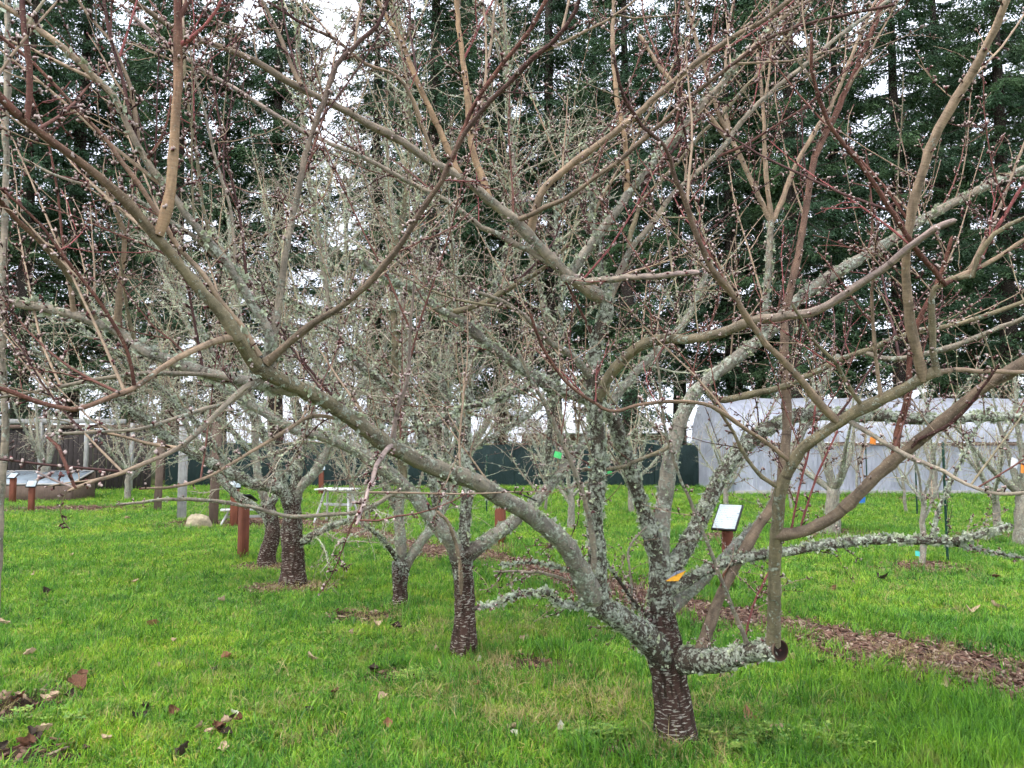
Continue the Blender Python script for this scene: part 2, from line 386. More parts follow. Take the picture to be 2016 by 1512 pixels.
class Tree:
    def __init__(self, base, label, cat='tree', name='orchard_tree', group=None):
        self.root = empty(name, base, label, cat, group)
        self.br = {}       # name -> dict(pts, rad, tint)
        self.tw = Tubes(); self.bp, self.bd, self.bl, self.bw, self.bt = [], [], [], [], []
        self.lp, self.ln, self.ls = [], [], []
    def trace(self, name, parent, cls, w0, w1, dend, pts, d0=None, name2='limb', sides=None, mat='bark', cls2=None, widths=None):
        if d0 is None:
            q = self.br[parent]['pts']; r = q - CAMP
            fx = CX + FPX * (r @ RIGHT) / (r @ FWD); fy = CY - FPX * (r @ UP) / (r @ FWD)
            d0 = q[np.argmin((fx - pts[0][0]) ** 2 + (fy - pts[0][1]) ** 2), 1]
        if dend is None: dend = d0
        px = np.array(pts, float); s = np.concatenate([[0], np.cumsum(np.linalg.norm(np.diff(px, axis=0), axis=1))]); s /= s[-1]
        d = d0 + (dend - d0) * s
        w = np.interp(s, np.linspace(0, 1, len(widths)), widths) if widths else (w0 + (w1 - w0) * s) * .9
        p4 = np.array([[*P(x, y, dd), ww / 2 * dd / FPX] for (x, y), dd, ww in zip(px, d, w)])
        p4 = catmull(p4, .035)
        p, r = p4[:, :3], np.maximum(p4[:, 3], .0012)
        n = len(p); amp = min(.006, r.mean() * .35)
        if parent:
            rp = self.br[parent]['rad'][np.argmin(np.linalg.norm(self.br[parent]['pts'] - p[0], axis=1))]
            ss = np.concatenate([[0], np.cumsum(np.linalg.norm(np.diff(p, axis=0), axis=1))]); r = np.minimum(r * (1 + .32 * np.exp(-ss / (2.2 * r[0]))), .74 * rp + ss * .4)
        jit = np.cumsum(rng.normal(size=(n, 3)), 0) * min(.0022, r.mean() * .22); jit -= np.linspace(0, 1, n)[:, None] * jit[-1]
        p = p + jit; r = r * (1 + .05 * np.convolve(rng.normal(size=n + 4), np.ones(5) / 2.2, 'valid')) * (1 + (rng.random(n) < .3) * rng.uniform(.04, .2, n) * (r < .03))
        c0 = np.array(CLS[cls]); c1 = np.array(CLS[cls2 or cls]); f = np.linspace(0, 1, n)[:, None]
        f = np.clip((f - .3) * 1.7, 0, 1); tint = (c0 * (1 - f) + c1 * f) * np.array([*rng.uniform(.88, 1.14, 1).repeat(3), 1])
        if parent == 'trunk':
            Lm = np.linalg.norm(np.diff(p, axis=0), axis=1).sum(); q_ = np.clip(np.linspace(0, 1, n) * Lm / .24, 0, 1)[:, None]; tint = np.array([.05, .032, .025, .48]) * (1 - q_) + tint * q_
        if name2 == 'trunk' and mat == 'bark_old': tint[:, 3] = np.interp(np.linspace(0, 1, n), [0, .45, .8, 1], [.05, .3, .55, .72])
        self.br[name] = dict(pts=p, rad=r, tint=tint, cls=cls, n2=name2, mat=mat, sides=sides or (12 if r.max() > .02 else 7))
        return self
    def finish_limbs(self):
        for k, b in self.br.items():
            t = Tubes(); p, r, c = b['pts'], b['rad'], b['tint']
            e = p[-1] + (p[-1] - p[-2]) * .3
            p2 = np.vstack([p, e if k != 'Q' else p[-1] + (p[-1] - p[-2]) * .02]); r2 = np.append(r, r[-1] * .15); c2 = np.vstack([c, c[-1:]])
            t.add(p2, r2, c2, b['sides']); b['obj'] = t.build(b['n2'], M[b['mat']], self.root)
    # --- growth
    def shoot(self, p0, d, L, r0, tint, up=.25, wob=.12, seg=6, sides=4, r1=None):
        d = d / np.linalg.norm(d); pts = [p0]; st = L / (seg - 1)
        for i in range(seg - 1):
            d = d + np.array([0, 0, up / seg]) + rng.normal(size=3) * wob / 2; d = d / np.linalg.norm(d)
            pts.append(pts[-1] + d * st)
        pts = np.array(pts); rad = np.linspace(r0, r1 or max(.0014, r0 * .4), seg)
        self.tw.add(pts, rad, tint, sides)
        return pts, rad
    def bud(self, p, d, l, w, kind=0):
        self.bp.append(p); self.bd.append(d); self.bl.append(l); self.bw.append(w); self.bt.append(kind)
    def spurs(self, pts, rad, gap=.04, lmax=.03, nb=(1, 4), bl=.010, tint=(.055, .026, .022, 0), t0=0., prob=1.):
        seg = np.linalg.norm(np.diff(pts, axis=0), axis=1); cum = np.concatenate([[0], np.cumsum(seg)]); Lt = cum[-1]
        n = int(Lt * (1 - t0) / gap)
        if n < 1: return
        for s in np.sort(rng.uniform(t0 * Lt, Lt, n)):
            if rng.random() > prob: continue
            i = min(np.searchsorted(cum, s) - 1, len(seg) - 1); i = max(i, 0); f = (s - cum[i]) / seg[i]
            p = pts[i] * (1 - f) + pts[i + 1] * f; r = rad[i] * (1 - f) + rad[i + 1] * f; t = (pts[i + 1] - pts[i]) / seg[i]
            a = rng.normal(size=3); a -= t * (a @ t); a /= np.linalg.norm(a) + 1e-9
            d = a + t * .5 + np.array([0, 0, .25]); d /= np.linalg.norm(d)
            l = rng.uniform(.25, 1) ** 1.6 * lmax; q0 = p + a * r * .7; q = q0 + d * (l + r * .3)
            self.tw.add(np.array([q0, (q0 + q) / 2 + rng.normal(size=3) * l * .08, q]), [.0034, .0026, .0034] if l > .012 else [.0028] * 3, tint, 3)
            for j in range(rng.integers(*nb)):
                dd = d + rng.normal(size=3) * .55; self.bud(q - d * .002 + rng.normal(size=3) * .0022, dd, bl * rng.uniform(.8, 1.35), bl * rng.uniform(.32, .46))
        self.bud(pts[-1], pts[-1] - pts[-2], bl * 1.1, bl * .3)
    def lichen_on(self, pts, rad, per_m, size=(.008, .022), t0=0., t1=1.):
        seg = np.linalg.norm(np.diff(pts, axis=0), axis=1); L = seg.sum(); n = rng.poisson(per_m * L * (t1 - t0))
        if n < 1: return
        i = (rng.uniform(t0, t1, n) * (len(pts) - 1)).astype(int).clip(0, len(pts) - 2); f = rng.random(n)[:, None]
        p = pts[i] * (1 - f) + pts[i + 1] * f; t = pts[i + 1] - pts[i]; t /= np.linalg.norm(t, axis=1, keepdims=True) + 1e-9
        a = rng.normal(size=(n, 3)) + np.array([0, 0, .35]); a -= t * (a * t).sum(1, keepdims=True); a /= np.linalg.norm(a, axis=1, keepdims=True) + 1e-9
        self.lp.append(p + a * (rad[i] * .9)[:, None]); self.ln.append(a); self.ls.append(rng.uniform(*size, n) * rng.uniform(.6, 1.1, n))
    def build_small(self, budshape=(BUD, BUDF, BUDT), tone=1.0):
        self.tw.build('twigs', M['twig'], self.root, 'stuff')
        if self.bp:
            n = len(self.bp); S, F, T = budshape
            dark = np.array([.10, .045, .04]) * rng.uniform(.7, 1.5, (n, 1)); pale = np.array([.56, .44, .40]) * rng.uniform(.65, 1.3, (n, 1)); red = rng.random(n) < .2; pale[red] = np.array([.16, .05, .05])
            tt = np.ones((n, len(S), 4)); tt[:, :, :3] = dark[:, None] * (1 - T[None, :, None]) + pale[:, None] * T[None, :, None]
            V, Fa, C = scatter_shape(S, F, np.array(self.bp), np.array(self.bd), np.array(self.bl), np.array(self.bw), tt)
            part_np('buds', V, [Fa], M['bud'], self.root, C, kind='stuff')
        if self.lp:
            p, d, s = np.concatenate(self.lp), np.concatenate(self.ln), np.concatenate(self.ls)
            Vs, Fs, Cs = [], [], []; off = 0; w = rng.integers(0, 3, len(p))
            for k in range(3):
                q = w == k; n = q.sum()
                if not n: continue
                c = np.ones((n, 4)); g = rng.random((n, 1)); c[:, :3] = (np.array([.50, .55, .45]) * (1 - g) + np.array([.55, .59, .39]) * g) * rng.uniform(.7, 1.2, (n, 1)) * tone
                V, Fa, C = scatter_shape(*LICH[k], p[q], d[q], s[q], s[q], c); Vs.append(V); Fs.append(Fa + off); Cs.append(C); off += len(V)
            part_np('lichen', np.concatenate(Vs), [np.concatenate(Fs)], M['lichen'], self.root, np.concatenate(Cs), smooth=False, kind='stuff')

SHT = [(TAN, .42), (RED, .26), (OLIVE, .12), (DRED, .12), (BRED, .08)]
def pick(tab):
    x = rng.random() * sum(w for _, w in tab)
    for c, w in tab:
        x -= w
        if x <= 0: break
    return np.array(c) * np.array([*rng.uniform(.8, 1.2, 1).repeat(3), 1])
def along(pts, rad, n, t0=.1, t1=1.):
    for t in np.sort(rng.uniform(t0, t1, n)):
        x = t * (len(pts) - 1); i = min(int(x), len(pts) - 2); f = x - i
        tg = pts[i + 1] - pts[i]; yield pts[i] * (1 - f) + pts[i + 1] * f, tg / (np.linalg.norm(tg) + 1e-9), rad[i] * (1 - f) + rad[i + 1] * f, t
def side_dir(t, fw=.5, up=.6, flat=None):
    a = rng.normal(size=3); a -= t * (a @ t); a /= np.linalg.norm(a) + 1e-9
    d = a + t * fw + np.array([0, 0, up])
    return d / np.linalg.norm(d)

def lathe(name, c, ax, rings, mat, parent, n=18):
    """rings: (offset along ax, radius, tint)"""
    ax = ax / np.linalg.norm(ax); a = np.cross(ax, [0, 0, 1.]); a /= np.linalg.norm(a); b = np.cross(ax, a); th = np.arange(n) / n * 2 * math.pi; V, C = [], []
    for o, r, t in rings: V.append(c + ax * o + r * (np.cos(th)[:, None] * a + np.sin(th)[:, None] * b)); C += [t] * n
    F = np.array([[k * n + i, k * n + (i + 1) % n, (k + 1) * n + (i + 1) % n, (k + 1) * n + i] for k in range(len(rings) - 1) for i in range(n)])
    return part_np(name, np.concatenate(V), [F], mat, parent, np.array(C))
# ================================================================== THE SETTING
# ---- ground sheet, path, soil patches
gx = np.array([-300, -60, -20, 20, 60, 300.]); gy = np.array([-40, 0, 12, 30, 60, 120, 600.])
GV = np.array([[x, y, 0] for y in gy for x in gx]); nx = len(gx)
GF = np.array([[j * nx + i, j * nx + i + 1, (j + 1) * nx + i + 1, (j + 1) * nx + i] for j in range(len(gy) - 1) for i in range(nx - 1)])
tag(part_np('lawn', GV, [GF], M['lawn'], smooth=False), 'bright green lawn of the orchard', None, None, 'structure')

PATH_PX = [(2300, 1420), (2016, 1348), (1880, 1312), (1760, 1287), (1600, 1245), (1440, 1222), (1300, 1190), (1150, 1148), (1000, 1108), (880, 1090), (760, 1062), (650, 1040), (540, 1028), (470, 1024)]
path_c = catmull(np.array([[*G(*q)[:2], 0] for q in PATH_PX]), .12)[:, :2]
_t = np.gradient(path_c, axis=0); _t /= np.linalg.norm(_t, axis=1, keepdims=True); path_n = np.stack([-_t[:, 1], _t[:, 0]], 1)
k_ = np.arange(len(path_c))
path_w = .40 + .10 * np.sin(k_ * .23) + .07 * np.sin(k_ * .61 + 1) + .05 * rng.normal(size=len(k_))
path_w *= np.interp(k_, [0, 25, 45, 70, 200], [1.55, 1.5, 1.3, 1.0, 1.0])
L_, R_ = path_c + path_n * path_w[:, None], path_c - path_n * (path_w * (1 + .25 * np.sin(k_ * .37 + 2)))[:, None]
n_ = len(path_c)
PV = np.vstack([np.c_[L_, np.full(n_, .005)], np.c_[path_c, np.full(n_, .014)], np.c_[R_, np.full(n_, .005)]])
PF = np.array([[a + i, a + i + 1, a + n_ + i + 1, a + n_ + i] for a in (0, n_) for i in range(n_ - 1)])[:, ::-1]
tag(part_np('path', PV, [PF], M['mulch']), 'brown wood chip path crossing the lawn', None, None, 'structure')
SOIL = [(1040, 1315, .46, .34), (720, 1216, .40, .28), (795, 1340, .34, .2), (20, 1400, .34, .34), (25, 1490, .35, .15), (1240, 1488, .22, .14), (575, 1160, .5, .3), (1810, 1118, .62, .45), (1640, 1052, 1.0, .7), (1960, 1060, .9, .6), (525, 1118, .42, .3), (1690, 978, 1.2, .8), (1830, 985, 1.3, .8), (130, 1003, 2.2, 1.0), (560, 1032, 2.6, .9), (1420, 1060, .6, .5), (950, 1080, .7, .5)]
soil_xy = []
for i, (px, py, rx, ry) in enumerate(SOIL):
    c = G(px, py)[:2]; soil_xy.append((c[0], c[1], rx, ry))
    m = 28; a = np.arange(m) / m * 2 * math.pi; rr = 1 + .22 * np.sin(a * 3 + i) + .14 * np.sin(a * 5 + 2 * i) + .07 * rng.normal(size=m)
    ring = np.c_[c[0] + rx * rr * np.cos(a), c[1] + ry * rr * np.sin(a), np.full(m, .006 + .0004 * i)]
    mid = np.c_[c[0] + .5 * rx * rr * np.cos(a), c[1] + .5 * ry * rr * np.sin(a), .012 + .012 * rng.random(m)]
    V = np.vstack([ring, mid, [[c[0], c[1], .022]]])
    q = np.array([[j, (j + 1) % m, m + (j + 1) % m, m + j] for j in range(m)]); t3 = np.array([[m + j, m + (j + 1) % m, 2 * m] for j in range(m)])
    tag(part_np('soil', V, [q, t3], M['soil' if i < 6 else 'mulch']), 'bare brown soil showing through the lawn', None, None, 'structure')
def bare(x, y):
    """0 = grass, 1 = bare ground"""
    d = np.full(len(x), 9.)
    for k in range(0, len(path_c), 2):
        dd = np.hypot(x - path_c[k, 0], y - path_c[k, 1]) / (path_w[k] * .95); d = np.minimum(d, dd)
    for cx, cy, rx, ry in soil_xy: d = np.minimum(d, np.hypot((x - cx) / rx, (y - cy) / ry) / .9)
    return d

# ---- conifers
def conifer_mesh(seed, H=27., R=3.8, z0=3.0):
    r = np.random.default_rng(seed)
    T = Tubes(); zz = np.linspace(0, H, 24); wob = np.cumsum(r.normal(size=(24, 2)) * .03, 0); tp = np.c_[wob - wob[0], zz]
    bk = (.05, .038, .032, .1)
    T.add(tp, .34 * (1 - zz / H) ** .8 + .015, bk, 9)
    tv = T.arrays()
    B = Tubes(); P0, D0, Ln, Wd, Tn = [], [], [], [], []
    z = z0
    while z < H - .3:
        f = z / H; Rz = R * (1 - f) ** .72 * (.55 if f < .14 else 1)
        for b in range(r.integers(3, 6)):
            az = r.uniform(0, 6.283); L = Rz * r.uniform(.6, 1.15) + .25; zb = z + r.uniform(-.25, .25)
            if r.random() < (.45 if f < .2 else .1): L *= .6
            cx, cy = np.interp(zb, zz, tp[:, 0]), np.interp(zb, zz, tp[:, 1])
            s = np.linspace(0, 1, 7); slope = r.uniform(-.1, .28) + (.35 if f > .75 else 0); droop = r.uniform(.15, .85) * (1 - .5 * f)
            hz = s * L * .96; vz = L * (slope * s - droop * s ** 1.6 + .16 * s ** 4)
            out = np.array([math.cos(az), math.sin(az)]); sd = np.array([-out[1], out[0], 0])
            bp = np.c_[cx + out[0] * hz, cy + out[1] * hz, zb + vz]
            B.add(bp, np.linspace(.03, .006, 7) * (L / 2.5 + .3), bk, 3)
            n = int(L * (80 + 74 * min(1, f * 2.2))) + 16
            t = r.uniform(.02, 1.02, n) ** .85; lat = r.uniform(-1, 1, n) * (.16 + .30 * (1.05 - t)) * min(1.6, L * .75)
            # pinnate side sprays: quantised along the branch
            t = np.round(t * L / .16) * .16 / L + r.normal(size=n) * .012
            base = np.stack([np.interp(t, s, bp[:, i]) for i in range(3)], 1)
            pos = base + sd * lat[:, None]; pos[:, :2] += out * np.abs(lat)[:, None] * .45
            pos[:, 2] -= np.abs(lat) * r.uniform(.15, .75, n) + r.exponential(.07, n)
            dirv = sd * np.sign(lat)[:, None] * .7; dirv[:, :2] += out * .55; dirv[:, 2] -= r.uniform(.1, .9, n); dirv += r.normal(size=(n, 3)) * .25
            P0.append(pos); D0.append(dirv); Ln.append(r.uniform(.08, .21, n)); Wd.append(r.uniform(.017, .036, n))
            g = r.uniform(.6, 1.35, (n, 1)) * r.uniform(.75, 1.25); c = np.ones((n, 4)); c[:, :3] = (np.array([.052, .100, .052]) if r.random() < .6 else np.array([.066, .118, .05])) * g; Tn.append(c)
        z += r.uniform(.24, .44) * (1 if f > .16 else 1.25)
    P0, D0, Ln, Wd, Tn = (np.concatenate(v) for v in (P0, D0, Ln, Wd, Tn))
    S = np.array([[0, 0, 0], [1, .5, .35], [.3, 0, 1.], [-1, .5, .45]]); F = np.array([[0, 1, 2], [0, 2, 3]])
    V, Fa, C = scatter_shape(S, F, P0, D0, Ln, Wd, Tn)
    bv = B.arrays()
    return (mesh_np('trunk', tv[0], tv[1], tv[2], tv[3]), mesh_np('crown', V, [Fa], C, smooth=False), mesh_np('branches', bv[0], bv[1], bv[2], bv[3]))
CON = [conifer_mesh(11, 27, 3.9, 3.0), conifer_mesh(12, 24, 3.5, 2.2), conifer_mesh(13, 29, 4.1, 4.5), conifer_mesh(14, 25, 3.3, 2.6)]
CONX = [(-90, 33, 0), (35, 31, 1), (140, 36, 2), (335, 32, 0), (430, 37, 3), (545, 33, 2), (735, 34, 1), (850, 31, 3), (985, 36, 0), (1095, 33, 2), (1238, 30, 1), (1335, 37, 2), (1445, 34, 3), (1560, 31, 0), (1660, 36, 1), (1770, 32, 2), (1870, 37, 3), (1985, 32, 0), (2110, 35, 2), (250, 40, 1), (915, 43, 2), (1170, 42, 0), (1500, 42, 2), (1920, 43, 1)]
for i, (px, d, k) in enumerate(CONX):
    x = (px - CX) / FPX * d
    row = 'front' if d < 39 else 'back'; where = 'the dark board fence' if px < 330 else 'the screened fence' if px < 1440 else 'the polytunnel'
    ro = empty('conifer_tree', (x, d, 0), ('tall dark green fir tree in the front row behind %s' if row == 'front' else 'dark fir tree in the second row, half hidden, behind %s') % where, 'fir tree', '%s row firs behind %s' % (row, where))
    ro.rotation_euler = (0, 0, rng.uniform(0, 6.28)); sc = rng.uniform(.95, 1.15); ro.scale = (sc, sc, sc * rng.uniform(.95, 1.1))
    link('trunk', CON[k][0], M['bark'], ro); tag(link('crown', CON[k][1], M['needle'], ro), kind='stuff'); tag(link('branches', CON[k][2], M['bark'], ro), kind='stuff')

# ---- fence with dark green screen fabric, each panel and post its own part
FY = 27.2
fx0, fx1 = (330 - CX) / FPX * FY, (1452 - CX) / FPX * FY
fe = empty('screen_fence', (fx0, FY, 0), 'long wire fence hung with dark green screen fabric below the fir trees', 'fence')
xs = np.arange(fx0, fx1 + .1, 2.45)
for i, x in enumerate(xs):
    t = Tubes(); t.add(np.array([[x, FY + .05, -.1], [x, FY + .05, .8], [x, FY + .05, 1.62], [x, FY + .05, 1.64]]), [.028, .028, .028, .004], (.1, .1, .1, 0), 8); t.build('post', M['green_steel'], fe)
    if i == len(xs) - 1: break
    nx_, nz_ = 18, 8; u = np.linspace(0, 1, nx_); w = np.linspace(0, 1, nz_); U, W = np.meshgrid(u, w)
    top = 1.50 - .05 * np.sin(U * math.pi) + .02 * rng.normal()
    Y = FY - .02 - .07 * np.sin(U * math.pi) * np.sin(W * math.pi) + .02 * np.sin(U * 19 + i) * W
    V = np.c_[(x + .01 + U * 2.43).ravel(), Y.ravel(), (.02 + W * (top - .02)).ravel()]
    F = np.array([[j * nx_ + k, j * nx_ + k + 1, (j + 1) * nx_ + k + 1, (j + 1) * nx_ + k] for j in range(nz_ - 1) for k in range(nx_ - 1)])
    part_np('fabric_panel', V, [F], M['screen'], fe)
t = Tubes(); t.add(np.array([[a, FY + .05, 1.56] for a in np.linspace(xs[0], xs[-1], 30)]), .014, (.1, .1, .1, 0), 6); t.build('top_rail', M['green_steel'], fe)

# ---- polytunnel of white film
HY = 22.9; hx0, hx1 = (1442 - CX) / FPX * HY, 20.5
ph = empty('polytunnel', (hx0, HY, 0), 'long white plastic film polytunnel greenhouse beyond the orchard', 'greenhouse')
hw, hh, hs = 5.2, 2.95, 1.50
def film(name, prof, x0, x1, n, wr, close=None):
    m = len(prof); X = np.linspace(x0, x1, n); V = []
    for ix, x in enumerate(X):
        for (py, pz) in prof:
            sag = -.035 * abs(math.sin((x - x0) / 1.5 * math.pi)) ** .7
            V.append([x, py - (sag if pz > .1 and pz < 2.6 else 0) + wr * math.sin(x * 5.1 + pz * 4) * (pz > .05), pz + (sag if pz > 1.6 else 0)])
    F = np.array([[i * m + j, (i + 1) * m + j, (i + 1) * m + j + 1, i * m + j + 1] for i in range(n - 1) for j in range(m - 1)])
    return part_np(name, np.array(V), [F], M['film'], ph)
film('side_film', [(HY, z) for z in np.linspace(.14, hs - .06, 7)], hx0, hx1, 130, .012)
arc = [(HY + hw / 2 - hw / 2 * math.cos(a), hs + .07 + (hh - hs) * math.sin(a) ** .9) for a in np.linspace(.0, math.pi, 22)]
film('roof_film', arc, hx0, hx1, 110, .006)
film('side_film', [(HY + hw, z) for z in np.linspace(.14, hs - .06, 4)], hx0, hx1, 40, .012)
box('hip_board', ((hx0 + hx1) / 2, HY - .01, hs + .005), (hx1 - hx0, .05, .09), M['oldpost'], ph)
box('base_board', ((hx0 + hx1) / 2, HY - .02, .07), (hx1 - hx0, .06, .14), M['palewood'], ph)
for x in np.arange(hx0 + .05, hx1, 1.5):
    t = Tubes(); t.add(np.array([[x, HY + .05, -.05], [x, HY + .05, .7]] + [[x, a + (.05 if a < HY + hw / 2 else -.05), z - .05] for a, z in arc] + [[x, HY + hw - .05, -.05]]), .022, (.3, .3, .3, 0), 6); t.build('hoop', M['whitepaint'], ph)
ew = [(HY, 0.02)] + arc + [(HY + hw, .02)]
part_np('end_film', np.array([[hx0 - .01, a, z] for a, z in ew] + [[hx0 - .01, HY + hw / 2, .02]]), [np.array([[i, i + 1, len(ew)] for i in range(len(ew) - 1)])], M['film'], ph)
# loose film lying out on the grass at the end wall
nu, nv = 16, 9; V = []
for j in range(nv):
    for i in range(nu):
        u, v = i / (nu - 1), j / (nv - 1)
        V.append([hx0 + .12 - 1.75 * u * (.35 + .65 * (1 - v)) , HY - .25 * u + .25 * math.sin(u * 9 + v * 4) * .3, (.03 + .95 * v * (1 - u) ** 1.4 + .05 * math.sin(i * 1.9 + j) * v)])
part_np('loose_film', np.array(V), [np.array([[j * nu + i, j * nu + i + 1, (j + 1) * nu + i + 1, (j + 1) * nu + i] for j in range(nv - 1) for i in range(nu - 1)])], M['film'], ph)

# ---- dark plank wall with white posts, far left
SY = 25.0; sx0, sx1 = (-260 - CX) / FPX * SY, (300 - CX) / FPX * SY
sh = empty('board_fence', (sx0, SY, 0), 'dark weathered vertical board fence with pale posts beside the lawn', 'fence')
x = sx0
while x < sx1:
    w = rng.uniform(.13, .17); h = 2.0 + rng.normal() * .02
    box('plank', (x + w / 2, SY + rng.uniform(0, .015), h / 2), (w - .012, .025, h), M['darkwood'], sh); x += w
box('rail', ((sx0 + sx1) / 2, SY - .045, 2.06), (sx1 - sx0, .06, .12), M['oldpost'], sh)
for px in (-90, 83, 173, 262):
    box('post', ((px - CX) / FPX * (SY - .9), SY - .9, 1.08), (.10, .10, 2.16), M['palewood'], sh)
box('beam', ((sx0 + (262 - CX) / FPX * SY) / 2, SY - .9, 2.21), ((262 - CX) / FPX * (SY - .9) - sx0, .09, .14), M['palewood'], sh)

# ---- far house behind the fence
hb = P(1180, 860, 60); ho = empty('house', (hb[0], 60, 0), 'small brown house with a pale roof far behind the fence', 'house')
box('wall', (hb[0], 62, 1.1), (12, 4, 2.2), M['brick'], ho)
for s in (-1, 1): box('roof', (hb[0], 62 + s * 1.25, 2.75), (12.6, 2.9, .12), M['roof_pale'], ho, (-s * .42, 0, 0))
for k in range(3): box('window', (hb[0] - 4 + 4 * k, 59.98, 1.2), (1.2, .08, .9), M['glass'], ho)
# ================================================================== ORCHARD TREES
def at_ground(px, py): g = G(px, py); return (g[0], g[1], 0)
